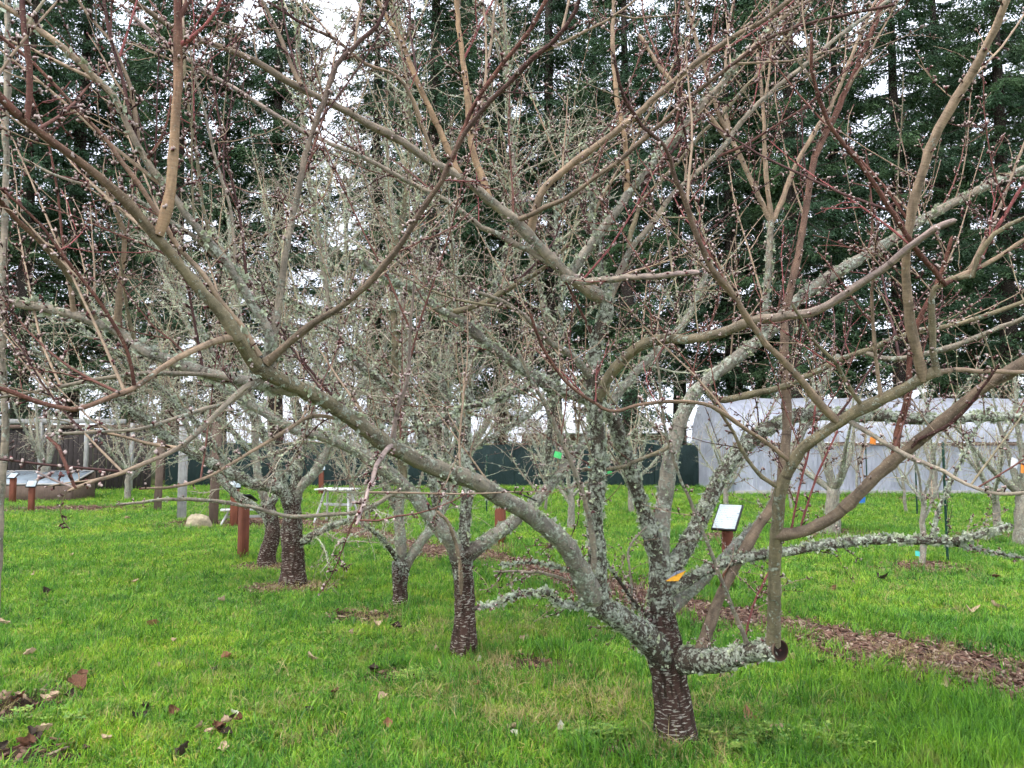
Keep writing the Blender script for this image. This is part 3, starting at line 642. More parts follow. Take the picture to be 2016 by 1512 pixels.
# ---- the pruned tree in front with its long limbs
A = Tree(at_ground(1332, 1468), 'low spreading lichen covered fruit tree with a sawn off stub limb and yellow tag', name='fruit_tree')
dA = gd(1468)
A.trace('trunk', None, 'D', 0, 0, dA, [(1335, 1482), (1331, 1440), (1325, 1380), (1318, 1330), (1310, 1285), (1303, 1230), (1300, 1170)], d0=dA, widths=[112, 88, 74, 72, 76, 78, 58, 46], name2='trunk', sides=22, mat='bark_old')
T_ = [
 ('LL', 'trunk', 'L', 56, 46, 3.85, [(1313, 1305), (1285, 1268), (1245, 1235), (1205, 1208), (1160, 1185)]),
 ('M', 'LL', 'L', 40, 28, 3.6, [(1174, 1192), (1176, 1100), (1172, 1000), (1180, 900), (1172, 800), (1168, 730), (1178, 660), (1196, 610), (1190, 575)]),
 ('L1', 'LL', 'G', 46, 27, 2.35, [(1170, 1190), (1140, 1120), (1105, 1065), (1050, 1020), (990, 980), (930, 945), (850, 915), (785, 885), (720, 845), (650, 800), (590, 765), (530, 735), (495, 705), (468, 662)], 'O'),
 ('L1b', 'L1', 'O', 25, 15, 1.75, [(470, 668), (455, 640), (400, 575), (350, 515), (305, 462), (275, 425), (225, 380), (165, 325), (100, 280), (50, 240), (0, 185), (-60, 120)], 'R'),
 ('L2', 'L1', 'G', 28, 17, 2.6, [(590, 768), (500, 752), (430, 738), (350, 712), (280, 685), (225, 645), (140, 618), (60, 602), (0, 592), (-80, 580)], 'TG'),
 ('s1', 'L1b', 'A', 22, 16, None, [(310, 462), (325, 400), (335, 330), (342, 200), (347, 90), (350, -30)], 'R'),
 ('s2', 'L1b', 'R', 15, 10, None, [(52, 242), (58, 160), (50, 60), (42, -30)], 'D'),
 ('s3', 'L1', 'TG', 17, 9, 2.6, [(532, 722), (535, 660), (545, 600), (560, 500), (585, 380), (605, 300), (640, 200), (665, 130), (700, 90), (745, 50), (765, 0), (775, -40)], 'D'),
 ('s4', 'L1', 'G', 20, 11, 2.1, [(528, 720), (525, 652), (492, 600), (463, 548), (411, 485), (350, 400), (310, 350), (280, 310), (240, 230), (220, 190), (175, 145), (125, 95), (55, 40), (0, 5), (-40, -20)], 'T'),
 ('s4b', 's4', 'TG', 10, 6, 2.4, [(430, 508), (378, 463), (331, 434), (270, 395), (200, 372), (120, 350), (40, 310)]),
 ('s5', 'L1', 'T', 12, 7, 2.05, [(512, 700), (475, 640), (440, 600), (400, 540), (350, 485), (310, 420), (270, 360), (240, 320), (195, 260), (165, 230), (115, 175), (65, 125), (0, 70), (-30, 40)], 'R'),
 ('R', 'L1', 'B', 15, 9, 2.0, [(525, 712), (600, 648), (675, 600), (740, 545), (795, 480), (840, 410), (870, 360), (890, 315), (930, 250), (975, 195), (1008, 165), (1050, 115), (1090, 85), (1135, 20), (1150, -30)], 'D'),
 ('R2', 'R', 'R', 10, 8, 2.1, [(888, 318), (935, 205), (985, 130), (1040, 60), (1080, -10)]),
 ('B1', 'L1b', 'T', 14, 9, 1.9, [(466, 662), (420, 672), (350, 700), (310, 725), (260, 762), (200, 785), (145, 803), (70, 792), (20, 772), (-30, 755)], 'R'),
 ('B2', 'L1', 'TG', 14, 8, 2.0, [(520, 742), (480, 765), (440, 800), (400, 840), (350, 880), (300, 905), (240, 930), (190, 945), (145, 962)], 'T'),
 ('B2b', 'B2', 'R', 9, 6, None, [(148, 962), (135, 930), (115, 880), (95, 862)]),
 ('B2c', 'B2', 'P', 6, 5, None, [(148, 960), (109, 946), (78, 932)]),
 ('B3', 'L1', 'TG', 10, 6, 2.1, [(525, 745), (450, 790), (400, 803), (330, 828), (270, 845), (180, 850), (100, 854)]),
 ('B4', 'B2', 'T', 8, 5, None, [(348, 882), (290, 872), (240, 858), (178, 848)]),
 ('B5', 'L1', 'T', 9, 5, 2.3, [(690, 828), (615, 821), (550, 856), (475, 901), (425, 931), (350, 956), (280, 962)]),
 ('B7', 'L2', 'TG', 12, 7, 2.4, [(500, 752), (400, 738), (300, 735), (180, 748), (80, 770), (0, 782), (-40, 785)]),
 ('F1', 'L1', 'P', 12, 6, 2.3, [(772, 872), (752, 900), (735, 940), (722, 975), (702, 1032)]),
 ('F2', 'L1', 'P', 11, 5, 2.7, [(772, 868), (785, 805), (800, 760), (806, 700), (808, 640), (815, 560)]),
 ('u1', 'L2', 'T', 14, 10, 2.5, [(228, 645), (232, 560), (240, 500), (238, 450), (222, 400), (210, 360)]),
 ('u2', 'L2', 'T', 11, 7, 2.5, [(143, 620), (140, 570), (128, 520), (115, 470)]),
 ('u3', 'L2', 'O', 15, 10, 2.15, [(190, 632), (155, 580), (110, 510), (70, 465), (30, 430), (0, 395), (-30, 350)], 'R'),
 ('u4', 'B1', 'R', 8, 6, 1.9, [(264, 758), (250, 690), (215, 625), (175, 570), (125, 510), (85, 450), (40, 405), (0, 370)]),
 ('u5', 'L2', 'O', 8, 4, 2.5, [(268, 672), (255, 620), (245, 560), (236, 510)]),
 ('w1', 's4', 'O', 9, 5, None, [(425, 508), (415, 460), (400, 400), (390, 300), (372, 200), (365, 130), (362, 60)]),
 ('w2', 's4', 'TG', 8, 5, None, [(468, 552), (460, 480), (450, 400), (430, 330), (405, 230), (388, 165), (375, 100)]),
 ('w3', 's4', 'D', 6, 4, 2.6, [(490, 598), (478, 480), (465, 400), (445, 300), (428, 200), (415, 110)]),
 ('w4', 's4', 'D', 9, 6, None, [(270, 290), (258, 245), (238, 150), (220, 80), (203, 0), (198, -30)]),
 ('w5', 's4', 'T', 10, 6, None, [(275, 300), (265, 220), (250, 155), (215, 80), (185, 45), (150, -10)]),
 ('w6', 's4', 'R', 8, 4, None, [(287, 318), (312, 282), (330, 235), (336, 190)]),
 ('w7', 's1', 'X', 9, 6, None, [(346, 92), (372, 78), (402, 50), (425, 20), (440, -10)]),
 ('M1', 'M', 'TG', 25, 10, 2.6, [(1194, 592), (1150, 568), (1095, 525), (1048, 475), (1008, 432), (960, 392), (925, 362), (850, 318), (790, 275), (725, 238), (650, 200), (585, 165), (525, 130), (475, 105), (390, 75), (325, 45), (260, 0), (230, -20)], 'B'),
 ('M1a', 'M1', 'B', 10, 6, None, [(592, 168), (572, 130), (545, 60), (518, 5), (505, -30)]),
 ('M1b', 'M1', 'A', 17, 11, None, [(962, 392), (948, 350), (932, 290), (922, 200), (910, 100), (900, 0), (898, -30)]),
 ('M1c', 'M1', 'A', 14, 9, None, [(905, 345), (870, 270), (845, 215), (815, 150), (785, 75), (745, 5), (735, -20)]),
 ('M1d', 'M1', 'TG', 13, 7, 3.5, [(1085, 518), (1010, 480), (946, 450), (917, 428), (857, 390), (798, 360), (708, 312), (607, 265), (500, 196), (380, 120), (300, 60), (240, 10)], 'P'),
 ('M1e', 'M1', 'T', 9, 6, 3.0, [(860, 322), (800, 165), (725, 125), (665, 80), (600, 50), (530, 5)], 'D'),
 ('Mp', 'M1', 'TG', 15, 13, 2.6, [(1108, 545), (1150, 555), (1200, 548), (1250, 542), (1300, 540), (1345, 535), (1373, 537)], 'P'),
 ('M2', 'M', 'TG', 18, 8, 3.3, [(1168, 745), (1130, 705), (1090, 680), (1050, 640), (1000, 600), (940, 575)]),
 ('M3', 'M', 'O', 24, 14, 2.5, [(1174, 790), (1200, 740), (1235, 700), (1270, 675), (1310, 666), (1370, 665), (1423, 652), (1483, 632), (1550, 622), (1608, 612), (1683, 565), (1748, 522), (1788, 487), (1838, 452), (1878, 435)], 'P'),
 ('N', 'trunk', 'L', 50, 42, 4.15, [(1302, 1215), (1300, 1160), (1298, 1100), (1285, 1060)]),
 ('N1', 'N', 'L', 36, 12, 3.6, [(1292, 1090), (1262, 1000), (1240, 930), (1222, 880), (1205, 830), (1180, 800), (1120, 775), (1067, 751), (973, 685), (916, 628), (869, 604), (821, 571), (765, 548), (700, 500)], 'G'),
 ('N1b', 'N1', 'O', 13, 8, 3.5, [(890, 616), (935, 604), (982, 581), (1034, 548), (1067, 530), (1120, 480)]),
 ('N1c', 'N1', 'L', 14, 6, 3.4, [(1065, 752), (1020, 770), (960, 790), (900, 805), (860, 830), (810, 840)]),
 ('N2', 'N', 'G', 38, 13, 4.5, [(1298, 1105), (1305, 1020), (1318, 930), (1335, 860), (1365, 790), (1398, 750), (1458, 700), (1508, 660), (1558, 600), (1608, 560), (1678, 520), (1760, 475), (1830, 430), (1900, 390), (1990, 345), (2070, 300)], 'TG'),
 ('N3', 'M1', 'G', 20, 11, 3.6, [(1118, 545), (1150, 500), (1190, 450), (1247, 375), (1298, 312), (1351, 250), (1384, 214), (1428, 167), (1464, 119), (1520, 57), (1580, 0), (1600, -20)], 'T'),
 ('N4', 'M1', 'T', 17, 10, 2.9, [(1042, 470), (1060, 395), (1093, 350), (1153, 305), (1218, 255), (1273, 210), (1333, 155), (1423, 85), (1508, 35), (1548, 5), (1580, -20)], 'B'),
 ('N5', 'M1', 'B', 11, 6, 2.6, [(1012, 436), (1108, 390), (1153, 360), (1208, 320), (1243, 290), (1308, 235), (1358, 190), (1418, 145), (1508, 80), (1598, 45), (1758, 10)], 'D'),
 ('N6', 'N3', 'A', 13, 9, None, [(1233, 392), (1228, 300), (1218, 240), (1208, 150), (1208, 0), (1208, -20)], 'T'),
 ('N7', 'M', 'L', 13, 7, 3.5, [(1192, 600), (1185, 540), (1165, 430), (1160, 330), (1158, 250)]),
 ('N8', 'M', 'TG', 14, 8, 3.8, [(1195, 605), (1230, 500), (1268, 450), (1321, 381), (1363, 342), (1410, 298), (1446, 256), (1488, 205), (1550, 152), (1600, 113), (1680, 50), (1750, 0)]),
 ('N9', 'N8', 'O', 10, 6, 4.0, [(1235, 490), (1259, 402), (1298, 357), (1351, 298), (1396, 247), (1446, 196), (1506, 128), (1560, 60), (1600, 0)]),
 ('X1', 'N8', 'T', 11, 7, None, [(1430, 272), (1396, 226), (1357, 199), (1321, 158), (1292, 119), (1260, 70)]),
 ('X2', 'N8', 'T', 11, 8, None, [(1434, 268), (1408, 208), (1396, 170), (1375, 89), (1351, 0), (1345, -20)]),
 ('BW', 'N3', 'D', 6, 4, 3.2, [(1265, 352), (1345, 298), (1339, 223), (1336, 143), (1330, 86), (1310, 30)]),
 ('N10', 'N2', 'G', 15, 13, None, [(1503, 668), (1508, 580), (1515, 500), (1518, 432)], 'TG'),
 ('N10a', 'N10', 'T', 12, 9, None, [(1518, 440), (1482, 366), (1458, 310), (1440, 270), (1425, 210)]),
 ('N10b', 'N10', 'T', 11, 7, None, [(1518, 438), (1506, 366), (1500, 298), (1497, 193), (1490, 80)]),
 ('N10c', 'N10', 'T', 12, 7, None, [(1518, 440), (1551, 372), (1583, 298), (1610, 250), (1650, 180), (1700, 60), (1730, -10)]),
 ('Q', 'trunk', 'L', 52, 40, 3.65, [(1325, 1302), (1370, 1303), (1410, 1303), (1445, 1298), (1475, 1287), (1505, 1281), (1534, 1280)]),
 ('V', 'Q', 'O', 29, 23, 2.9, [(1522, 1282), (1525, 1220), (1525, 1150), (1528, 1060), (1540, 960), (1560, 915), (1590, 875), (1635, 843), (1700, 806), (1760, 778), (1820, 742), (1840, 732)]),
 ('V2', 'V', 'T', 22, 17, 2.3, [(1818, 748), (1808, 700), (1795, 640), (1785, 560), (1788, 480), (1808, 370), (1848, 250), (1898, 170), (1923, 125), (1960, 50), (1990, -20)]),
 ('V3', 'V', 'O', 15, 10, 2.6, [(1845, 740), (1835, 690), (1832, 620), (1840, 570), (1875, 550), (1915, 545), (1925, 510), (1960, 460), (2016, 430), (2050, 415)]),
 ('V3b', 'V3', 'X', 9, 7, None, [(1920, 530), (1945, 480), (1980, 420), (2016, 360), (2050, 310)]),
 ('V4', 'V', 'T', 12, 9, None, [(1838, 735), (1880, 728), (1950, 732), (2040, 735)]),
 ('V5', 'V3', 'T', 11, 7, 2.7, [(1870, 552), (1940, 520), (2016, 470), (2050, 450)]),
 ('W', 'V', 'B', 26, 24, 2.9, [(1526, 1052), (1565, 1050), (1610, 1035), (1650, 1012), (1700, 965), (1745, 925), (1800, 880), (1860, 830), (1930, 770), (1980, 735), (2040, 695)]),
 ('W1', 'W', 'R', 15, 8, 3.0, [(1760, 910), (1772, 840), (1790, 780), (1797, 720), (1812, 640), (1850, 560), (1873, 470)]),
 ('W2', 'W', 'X', 5, 4, None, [(1556, 1048), (1575, 960), (1595, 880), (1605, 800)]),
 ('W2b', 'W', 'X', 5, 4, None, [(1575, 1046), (1600, 960), (1630, 890), (1648, 850)]),
 ('W3', 'W', 'D', 8, 5, 2.8, [(1790, 888), (1812, 862), (1858, 841), (1895, 810), (1932, 764), (1965, 720)]),
 ('TA', 'V3', 'R', 11, 7, 2.4, [(1872, 553), (1858, 560), (1835, 530), (1808, 500), (1758, 425), (1708, 340), (1658, 275), (1623, 220), (1598, 140), (1598, 75)]),
 ('DA', 'V', 'T', 17, 7, 2.4, [(1650, 832), (1600, 780), (1558, 725), (1508, 670), (1468, 620), (1438, 575), (1398, 525), (1368, 450), (1350, 400), (1328, 340), (1308, 290), (1238, 210), (1208, 110)], 'D'),
 ('VA', 'V', 'O', 10, 5, 2.8, [(1700, 803), (1667, 751), (1643, 713), (1605, 675), (1586, 642), (1560, 600)]),
 ('VB', 'V', 'T', 9, 5, 2.8, [(1735, 790), (1725, 700), (1718, 600), (1720, 520), (1730, 440)], 'D'),
 ('HB', 'V', 'T', 10, 6, 2.8, [(1560, 912), (1500, 864), (1471, 844), (1434, 817), (1397, 797), (1347, 788), (1298, 788), (1248, 795), (1198, 807), (1124, 760), (1085, 715), (1055, 650), (1045, 620)], 'R'),
 ('HC', 'V', 'O', 9, 5, 3.2, [(1537, 962), (1501, 939), (1470, 902), (1446, 853), (1418, 810), (1390, 770)]),
 ('HD', 'N2', 'O', 10, 6, 3.7, [(1332, 872), (1300, 888), (1236, 911), (1186, 924), (1146, 924)]),
 ('KB', 'V', 'TG', 11, 7, 2.6, [(1670, 826), (1736, 868), (1797, 902), (1858, 929), (1919, 960), (1965, 972), (2040, 969)]),
 ('K', 'N', 'L', 38, 16, 4.6, [(1300, 1150), (1345, 1080), (1385, 1000), (1420, 930), (1460, 880), (1505, 845), (1560, 822), (1640, 815), (1750, 818), (1850, 826), (1950, 822), (2040, 826)]),
 ('K2', 'N', 'L', 24, 13, 3.9, [(1302, 1175), (1400, 1122), (1470, 1102), (1530, 1095), (1600, 1082), (1680, 1070), (1750, 1066), (1850, 1068), (1900, 1060), (1990, 1035)]),
 ('K2b', 'K2', 'L', 9, 5, None, [(1855, 1068), (1930, 1085), (2040, 1103)]),
 ('K2c', 'K2', 'L', 9, 4, None, [(1830, 1068), (1850, 1000), (1880, 930), (1920, 850), (1950, 800)]),
 ('K3', 'N', 'G', 28, 12, 4.9, [(1306, 1210), (1400, 1130), (1450, 1080), (1500, 1030), (1530, 985), (1560, 900), (1600, 800), (1650, 700)]),
 ('S', 'Q', 'B', 24, 10, 4.4, [(1372, 1300), (1420, 1160), (1475, 1060), (1530, 965), (1545, 850), (1540, 640), (1568, 510), (1588, 400), (1608, 310), (1640, 240), (1700, 100), (1740, 0)], 'R'),
 ('HE', 'N2', 'O', 14, 9, 3.7, [(1392, 762), (1416, 786), (1490, 775), (1558, 756), (1652, 713), (1723, 685), (1800, 655), (1912, 633), (2016, 595), (2050, 585)]),
 ('HF', 'HE', 'TG', 12, 10, 3.6, [(1700, 692), (1756, 704), (1842, 690), (1912, 666), (2016, 623), (2050, 610)]),
 ('TW', 'Q', 'TG', 10, 5, 3.3, [(1475, 1282), (1448, 1213), (1416, 1140), (1372, 1020), (1342, 948), (1325, 896), (1312, 852), (1300, 797), (1298, 740), (1290, 680)]),
 ('TR', 'Q', 'X', 6, 4, None, [(1462, 1280), (1480, 1200), (1511, 1130)]),
 ('GS', 'LL', 'TG', 14, 7, 3.4, [(1166, 1180), (1168, 1100), (1160, 1030), (1140, 960), (1110, 890), (1075, 810), (1040, 740), (1020, 690)]),
 ('GB', 'LL', 'L', 17, 7, 3.5, [(1165, 1190), (1105, 1190), (1085, 1170), (1060, 1163), (1010, 1172), (970, 1190), (935, 1198)]),
 ('GC', 'LL', 'TG', 9, 4, 3.5, [(1165, 1170), (1110, 1140), (1060, 1128), (975, 1125)]),
 ('GD', 'LL', 'L', 9, 4, 3.4, [(1168, 1160), (1120, 1125), (1060, 1108), (985, 1112)]),
 ('GE', 'LL', 'TG', 6, 4, None, [(1250, 1240), (1245, 1150), (1238, 1080), (1270, 1040)]),
 ('GF', 'N', 'K', 10, 5, 3.8, [(1300, 1225), (1260, 1200), (1225, 1150), (1195, 1110), (1180, 1080)]),
]
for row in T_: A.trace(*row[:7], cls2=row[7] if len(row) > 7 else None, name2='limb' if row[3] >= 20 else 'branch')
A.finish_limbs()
# the sawn end of the stub limb: a callus lip round a dark hollow
q = A.br['Q']; e = q['pts'][-1]; ax = q['pts'][-1] - q['pts'][-4]; ax /= np.linalg.norm(ax); r = q['rad'][-1]
ax = ax + np.array([.1, -.55, -.1]); ax /= np.linalg.norm(ax)
cut = lathe('sawn_end', e, ax, [(-.03, r * .85, LICHN), (-.004, r * 1.05, LICHN), (.008, r * 1.02, BROWN), (.012, r * .93, (.09, .045, .03, 0)), (.006, r * .82, (.03, .014, .010, 0)), (.003, r * .5, (.02, .01, .008, 0)), (.004, r * .02, (.03, .014, .01, 0))], M['bark'], A.br['Q']['obj']); tag(cut, 'dark hollow sawn end of the stub limb')
# growth on the traced wood
A.lichen_on(A.br['trunk']['pts'], A.br['trunk']['rad'], 120, (.010, .026), .55, 1.)
for k, b in A.br.items():
    if k == 'trunk': continue
    p, r, c = b['pts'], b['rad'], b['cls']; L = np.linalg.norm(np.diff(p, axis=0), axis=1).sum(); rm = r.mean(); d = p[:, 1].mean()
    if c in 'LGK': A.lichen_on(p, r, {'L': 260, 'G': 95, 'K': 90}[c] * (1 if rm > .012 else .8), (.012, .032) if rm > .01 else (.010, .024), .0, 1.)
    if c == 'TG': A.lichen_on(p, r, 40, (.005, .012), 0, .5)
    if rm >= .02 and k not in ('Q',): A.spurs(p, r, .10, .03, (1, 4), t0=.1, bl=.0105)
    else: A.spurs(p, r, .042 if c in 'TOBGA' or c == 'TG' else .03, .022 if rm > .006 else .030, (1, 5) if c != 'P' else (3, 7), t0=.06, prob=.95, bl=.0105 if d < 3 else .012)
    n = int(L * (7.5 if rm > .009 else 5.5))
    if k in ('GS', 'TR', 'F1'): n = 3
    if k in ('Q', 'LL', 'N'): n = 9
    if k in ('V', 'W', 'S'): n = int(L * 2)
    for q0, tg, rr, tt in along(p, r, n, .15, .97):
        if q0[1] < 1.9 and rng.random() < .5: continue
        low = q0[2] < 1.3; whip = (not low) and rng.random() < .5
        dr = side_dir(tg, 1.0 if whip else .6, .8 if whip else (.35 if not low else .2)); Ls = (rng.uniform(.35, 1.0) if whip else rng.uniform(.10, .45)) * (.6 if low else 1) * (1 if rm > .008 else .75)
        if dr[1] < -.25: dr[1] *= -.6
        if k in ('V', 'W', 'S', 'KB'): dr[2] = abs(dr[2]) + .3
        strong = whip and rm > .007 and not low and rng.random() < .35
        if strong: Ls = rng.uniform(.6, 1.25)
        col = pick(SHT); pp, pr = A.shoot(q0, dr, Ls, min(rr * .7, rng.uniform(.005, .0085) if strong else rng.uniform(.003, .0055) if whip else rng.uniform(.0018, .0034)), col, .3 if whip else .15, .12 if whip else .26, 7, 5 if whip else 4)
        if c == 'L' or (c == 'G' and low): A.lichen_on(pp, pr, 45, (.009, .02))
        A.spurs(pp, pr, .032, .022, (1, 4), bl=.0105, t0=.08)
        for q1, t1, r1, _ in along(pp, pr, rng.integers(1, 5) if whip else rng.integers(0, 3), .15, .9):
            p2, r2 = A.shoot(q1, side_dir(t1, .8, .25), rng.uniform(.07, .28), r1 * .7, col, .2, .25, 5, 4)
            A.spurs(p2, r2, .034, .016, (1, 3), bl=.0085)
A.build_small()

# ---- the row behind: shared grower
LTW = [((.40, .345, .265, 0), .45), ((.32, .255, .19, 0), .3), ((.22, .13, .105, 0), .18), ((.46, .45, .33, 0), .3)]
def clothe(T, dens=7., l1=(.4, 1.2), n2=8, l2=(.12, .45), n3=3, lich=55, upb=.9, buds=True, whip=.35, seed_tab=LTW, bl=.013):
    for k, b in list(T.br.items()):
        if b['n2'] == 'trunk': continue
        if k in ('8', '9'): T.spurs(b['pts'], b['rad'], .06, .02, (1, 4), bl=.011); T.lichen_on(b['pts'], b['rad'], 30, (.008, .018)); continue
        p, r, c = b['pts'], b['rad'], b['cls']; L = np.linalg.norm(np.diff(p, axis=0), axis=1).sum()
        T.lichen_on(p, r, lich * 2.4, (.014, .040))
        for q0, tg, rr, tt in along(p, r, int(L * dens), .2, 1.):
            isw = rng.random() < whip and tt > .25
            dr = side_dir(tg, .4, upb * (1.9 if isw else .35)); Ls = rng.uniform(*l1) * (1.1 if isw else .75)
            pp, pr = T.shoot(q0, dr, Ls, min(rr * .75, rng.uniform(.0035, .0085)), pick(seed_tab) * (np.array([1.05, .9, .8, 1]) if isw else 1), .35 if isw else .05, .16 if isw else .3, 7, 4)
            T.lichen_on(pp, pr, lich * .8, (.013, .030), 0, .65)
            for q1, t1, r1, t_ in along(pp, pr, int(n2 * Ls * (.6 if isw else 1.15)) + 1, .12, .97):
                L2 = rng.uniform(*l2) * (.5 if isw else 1); p2, r2 = T.shoot(q1, side_dir(t1, .6, .1), L2, max(.0014, r1 * .6), pick(seed_tab), .12, .3, 5, 3)
                if rng.random() < .4: T.lichen_on(p2, r2, lich * .3, (.010, .02))
                for q3, t3, r3, _ in along(p2, r2, rng.integers(0, n3 + 1), .2, .95):
                    T.shoot(q3, side_dir(t3, .6, .1), L2 * rng.uniform(.25, .6), r3 * .7, pick(seed_tab), .05, .3, 4, 3)
                if buds and rng.random() < .6: T.spurs(p2, r2, .10, .012, (1, 2), bl=bl)
            if buds: T.spurs(pp, pr, .10, .02, (1, 3), bl=bl, t0=.15)
def row_tree(base, label, trunk, widths, limbs, crust='D', **kw):
    T = Tree(at_ground(*base), label, name='fruit_tree', group='fruit trees in the row'); d = gd(base[1])
    T.trace('trunk', None, crust, 0, 0, d, trunk, d0=d, widths=widths, name2='trunk', sides=18, mat='bark_old')
    for nm, par, cl, w0, w1, dd, pts in limbs: T.trace(nm, par, cl, w0, w1, d + dd, pts)
    T.finish_limbs(); tb = T.br['trunk']; T.lichen_on(tb['pts'], tb['rad'], 60, (.010, .024), .45, 1.); clothe(T, **kw); T.build_small((OCT, OCTF, OCTT), 1.05)
    return T
B = row_tree((912, 1295), 'fruit tree with white flecked trunk and a straw tuft at its foot', [(914, 1303), (913, 1240), (912, 1180), (910, 1120), (908, 1085)], [58, 44, 40, 40, 42, 44], [
 ('1', 'trunk', 'G', 36, 13, -.7, [(906, 1110), (885, 1060), (850, 1020), (800, 960), (765, 930), (700, 885), (640, 860), (580, 845), (500, 800), (430, 760), (350, 700)]),
 ('2', 'trunk', 'L', 28, 10, .3, [(910, 1105), (915, 1020), (920, 950), (915, 880), (920, 800), (930, 700), (960, 600), (1000, 480), (1010, 330)]),
 ('3', 'trunk', 'G', 30, 11, .6, [(912, 1100), (960, 1065), (1000, 1035), (1040, 1000), (1075, 960), (1120, 900), (1180, 820), (1250, 730), (1340, 640), (1400, 520)]),
 ('4', '1', 'O', 17, 10, -.4, [(795, 958), (790, 880), (780, 780), (775, 650), (770, 500), (790, 430), (805, 330), (805, 200), (795, 100), (770, -10)]),
 ('5', '1', 'L', 20, 9, -.5, [(870, 1045), (830, 860), (779, 774), (708, 722), (665, 666), (595, 609), (500, 557), (400, 480)]),
 ('6', '2', 'L', 16, 8, .9, [(920, 900), (880, 800), (850, 690), (830, 560), (820, 430), (850, 300)]),
 ('7', '3', 'L', 14, 8, -.2, [(1080, 955), (1085, 850), (1100, 720), (1110, 580), (1100, 420), (1120, 250)]),
 ('8', '1', 'TG', 10, 6, -1.3, [(790, 962), (740, 990), (690, 1008), (640, 1012), (570, 1014), (500, 998), (440, 988), (380, 985), (320, 985), (280, 990), (232, 993)]),
 ('9', 'trunk', 'T', 10, 7, -.25, [(905, 1205), (908, 1148), (906, 1098), (896, 1058), (883, 1028), (862, 1008)]),
 ('10', '5', 'TG', 12, 7, -.5, [(665, 668), (640, 560), (620, 430), (600, 300), (590, 150), (585, 20)]),
 ('11', '7', 'TG', 12, 7, .2, [(1105, 700), (1060, 560), (1030, 430), (1010, 300), (1000, 150), (990, 0)]),
], dens=11)
C = row_tree((787, 1200), 'slim fruit tree with pale striped trunk and open forked limbs', [(788, 1207), (787, 1170), (788, 1140), (788, 1105)], [40, 30, 28, 32, 30], [
 ('1', 'trunk', 'G', 24, 8, -.2, [(788, 1118), (787, 1060), (783, 1010), (790, 950), (795, 850), (800, 700), (790, 560), (770, 420), (760, 250)]),
 ('2', 'trunk', 'G', 24, 7, .5, [(790, 1125), (820, 1075), (845, 1040), (880, 980), (930, 880), (990, 780), (1060, 680)]),
 ('3', 'trunk', 'L', 11, 5, -.4, [(786, 1105), (765, 1075), (740, 1050), (710, 1030)]),
 ('4', '1', 'L', 17, 7, -.5, [(783, 1005), (745, 930), (700, 830), (640, 740), (560, 640), (480, 560), (420, 450)]),
 ('5', '1', 'L', 13, 7, .7, [(795, 860), (740, 760), (700, 640), (680, 500), (690, 350)]),
 ('6', '2', 'L', 12, 6, .2, [(880, 985), (880, 850), (890, 700), (900, 560), (880, 400)]),
 ('7', '2', 'L', 12, 6, .9, [(930, 882), (1010, 840), (1080, 790), (1160, 740)]),
], dens=11)
D = row_tree((577, 1155), 'thick dark barked fruit tree with a low side limb over the lawn', [(577, 1163), (577, 1100), (575, 1050), (577, 1010), (574, 980)], [58, 46, 43, 40, 34], [
 ('1', 'trunk', 'L', 30, 8, -.9, [(575, 1005), (560, 968), (530, 955), (500, 950), (460, 930), (400, 900), (330, 860), (250, 800), (160, 740), (60, 690)]),
 ('2', 'trunk', 'G', 24, 8, .3, [(576, 1000), (590, 960), (620, 930), (660, 860), (700, 780), (760, 680), (800, 560)]),
 ('3', 'trunk', 'L', 18, 7, -.4, [(582, 1075), (600, 1063), (625, 1050), (660, 1035), (700, 1020), (740, 1000)]),
 ('4', 'trunk', 'L', 24, 8, .2, [(574, 995), (585, 920), (590, 850), (570, 760), (560, 640), (540, 520), (520, 400)]),
 ('5', 'trunk', 'L', 22, 8, -.5, [(572, 1000), (540, 900), (500, 820), (440, 720), (380, 620), (320, 520), (280, 420)]),
 ('6', '1', 'L', 12, 6, -.8, [(460, 932), (400, 850), (320, 770), (220, 690), (120, 620)]),
 ('7', '2', 'L', 12, 6, .9, [(660, 865), (660, 740), (650, 620), (640, 480), (650, 330)]),
], dens=12, lich=62)
E = row_tree((525, 1115), 'leaning fruit tree with curved dark trunk behind the thick trunked tree', [(525, 1120), (527, 1085), (536, 1055), (536, 1025), (524, 985)], [38, 31, 29, 27, 24], [
 ('1', 'trunk', 'G', 18, 7, .3, [(527, 1000), (512, 950), (505, 900), (500, 820), (480, 700), (460, 560), (450, 420)]),
 ('2', 'trunk', 'L', 17, 6, -.4, [(534, 1045), (520, 1012), (490, 990), (465, 975), (440, 950), (400, 890), (340, 800), (270, 700), (180, 600)]),
 ('3', 'trunk', 'L', 16, 6, .6, [(526, 1005), (560, 940), (600, 860), (620, 740), (610, 600)]),
 ('4', '1', 'L', 12, 6, -.6, [(505, 905), (450, 840), (370, 790), (280, 770), (170, 760), (60, 790)]),
 ('5', '1', 'L', 12, 6, .8, [(500, 825), (420, 720), (350, 600), (300, 470)]),
], dens=11)
# slim sapling at the very edge
Sg = Tree((P(-60, 1400, 2.6)[0], 2.6, 0), 'slim grey barked upright sapling at the edge of the lawn', name='sapling')
Sg.trace('trunk', None, 'TG', 20, 12, 2.6, [(-60, 2000), (-40, 1500), (-12, 1100), (2, 870), (6, 700), (7, 500), (8, 300), (12, 100), (16, -60)], d0=2.6, name2='trunk'); Sg.finish_limbs()
b = Sg.br['trunk']; Sg.spurs(b['pts'], b['rad'], .05, .02, (1, 3), t0=.5); Sg.build_small()

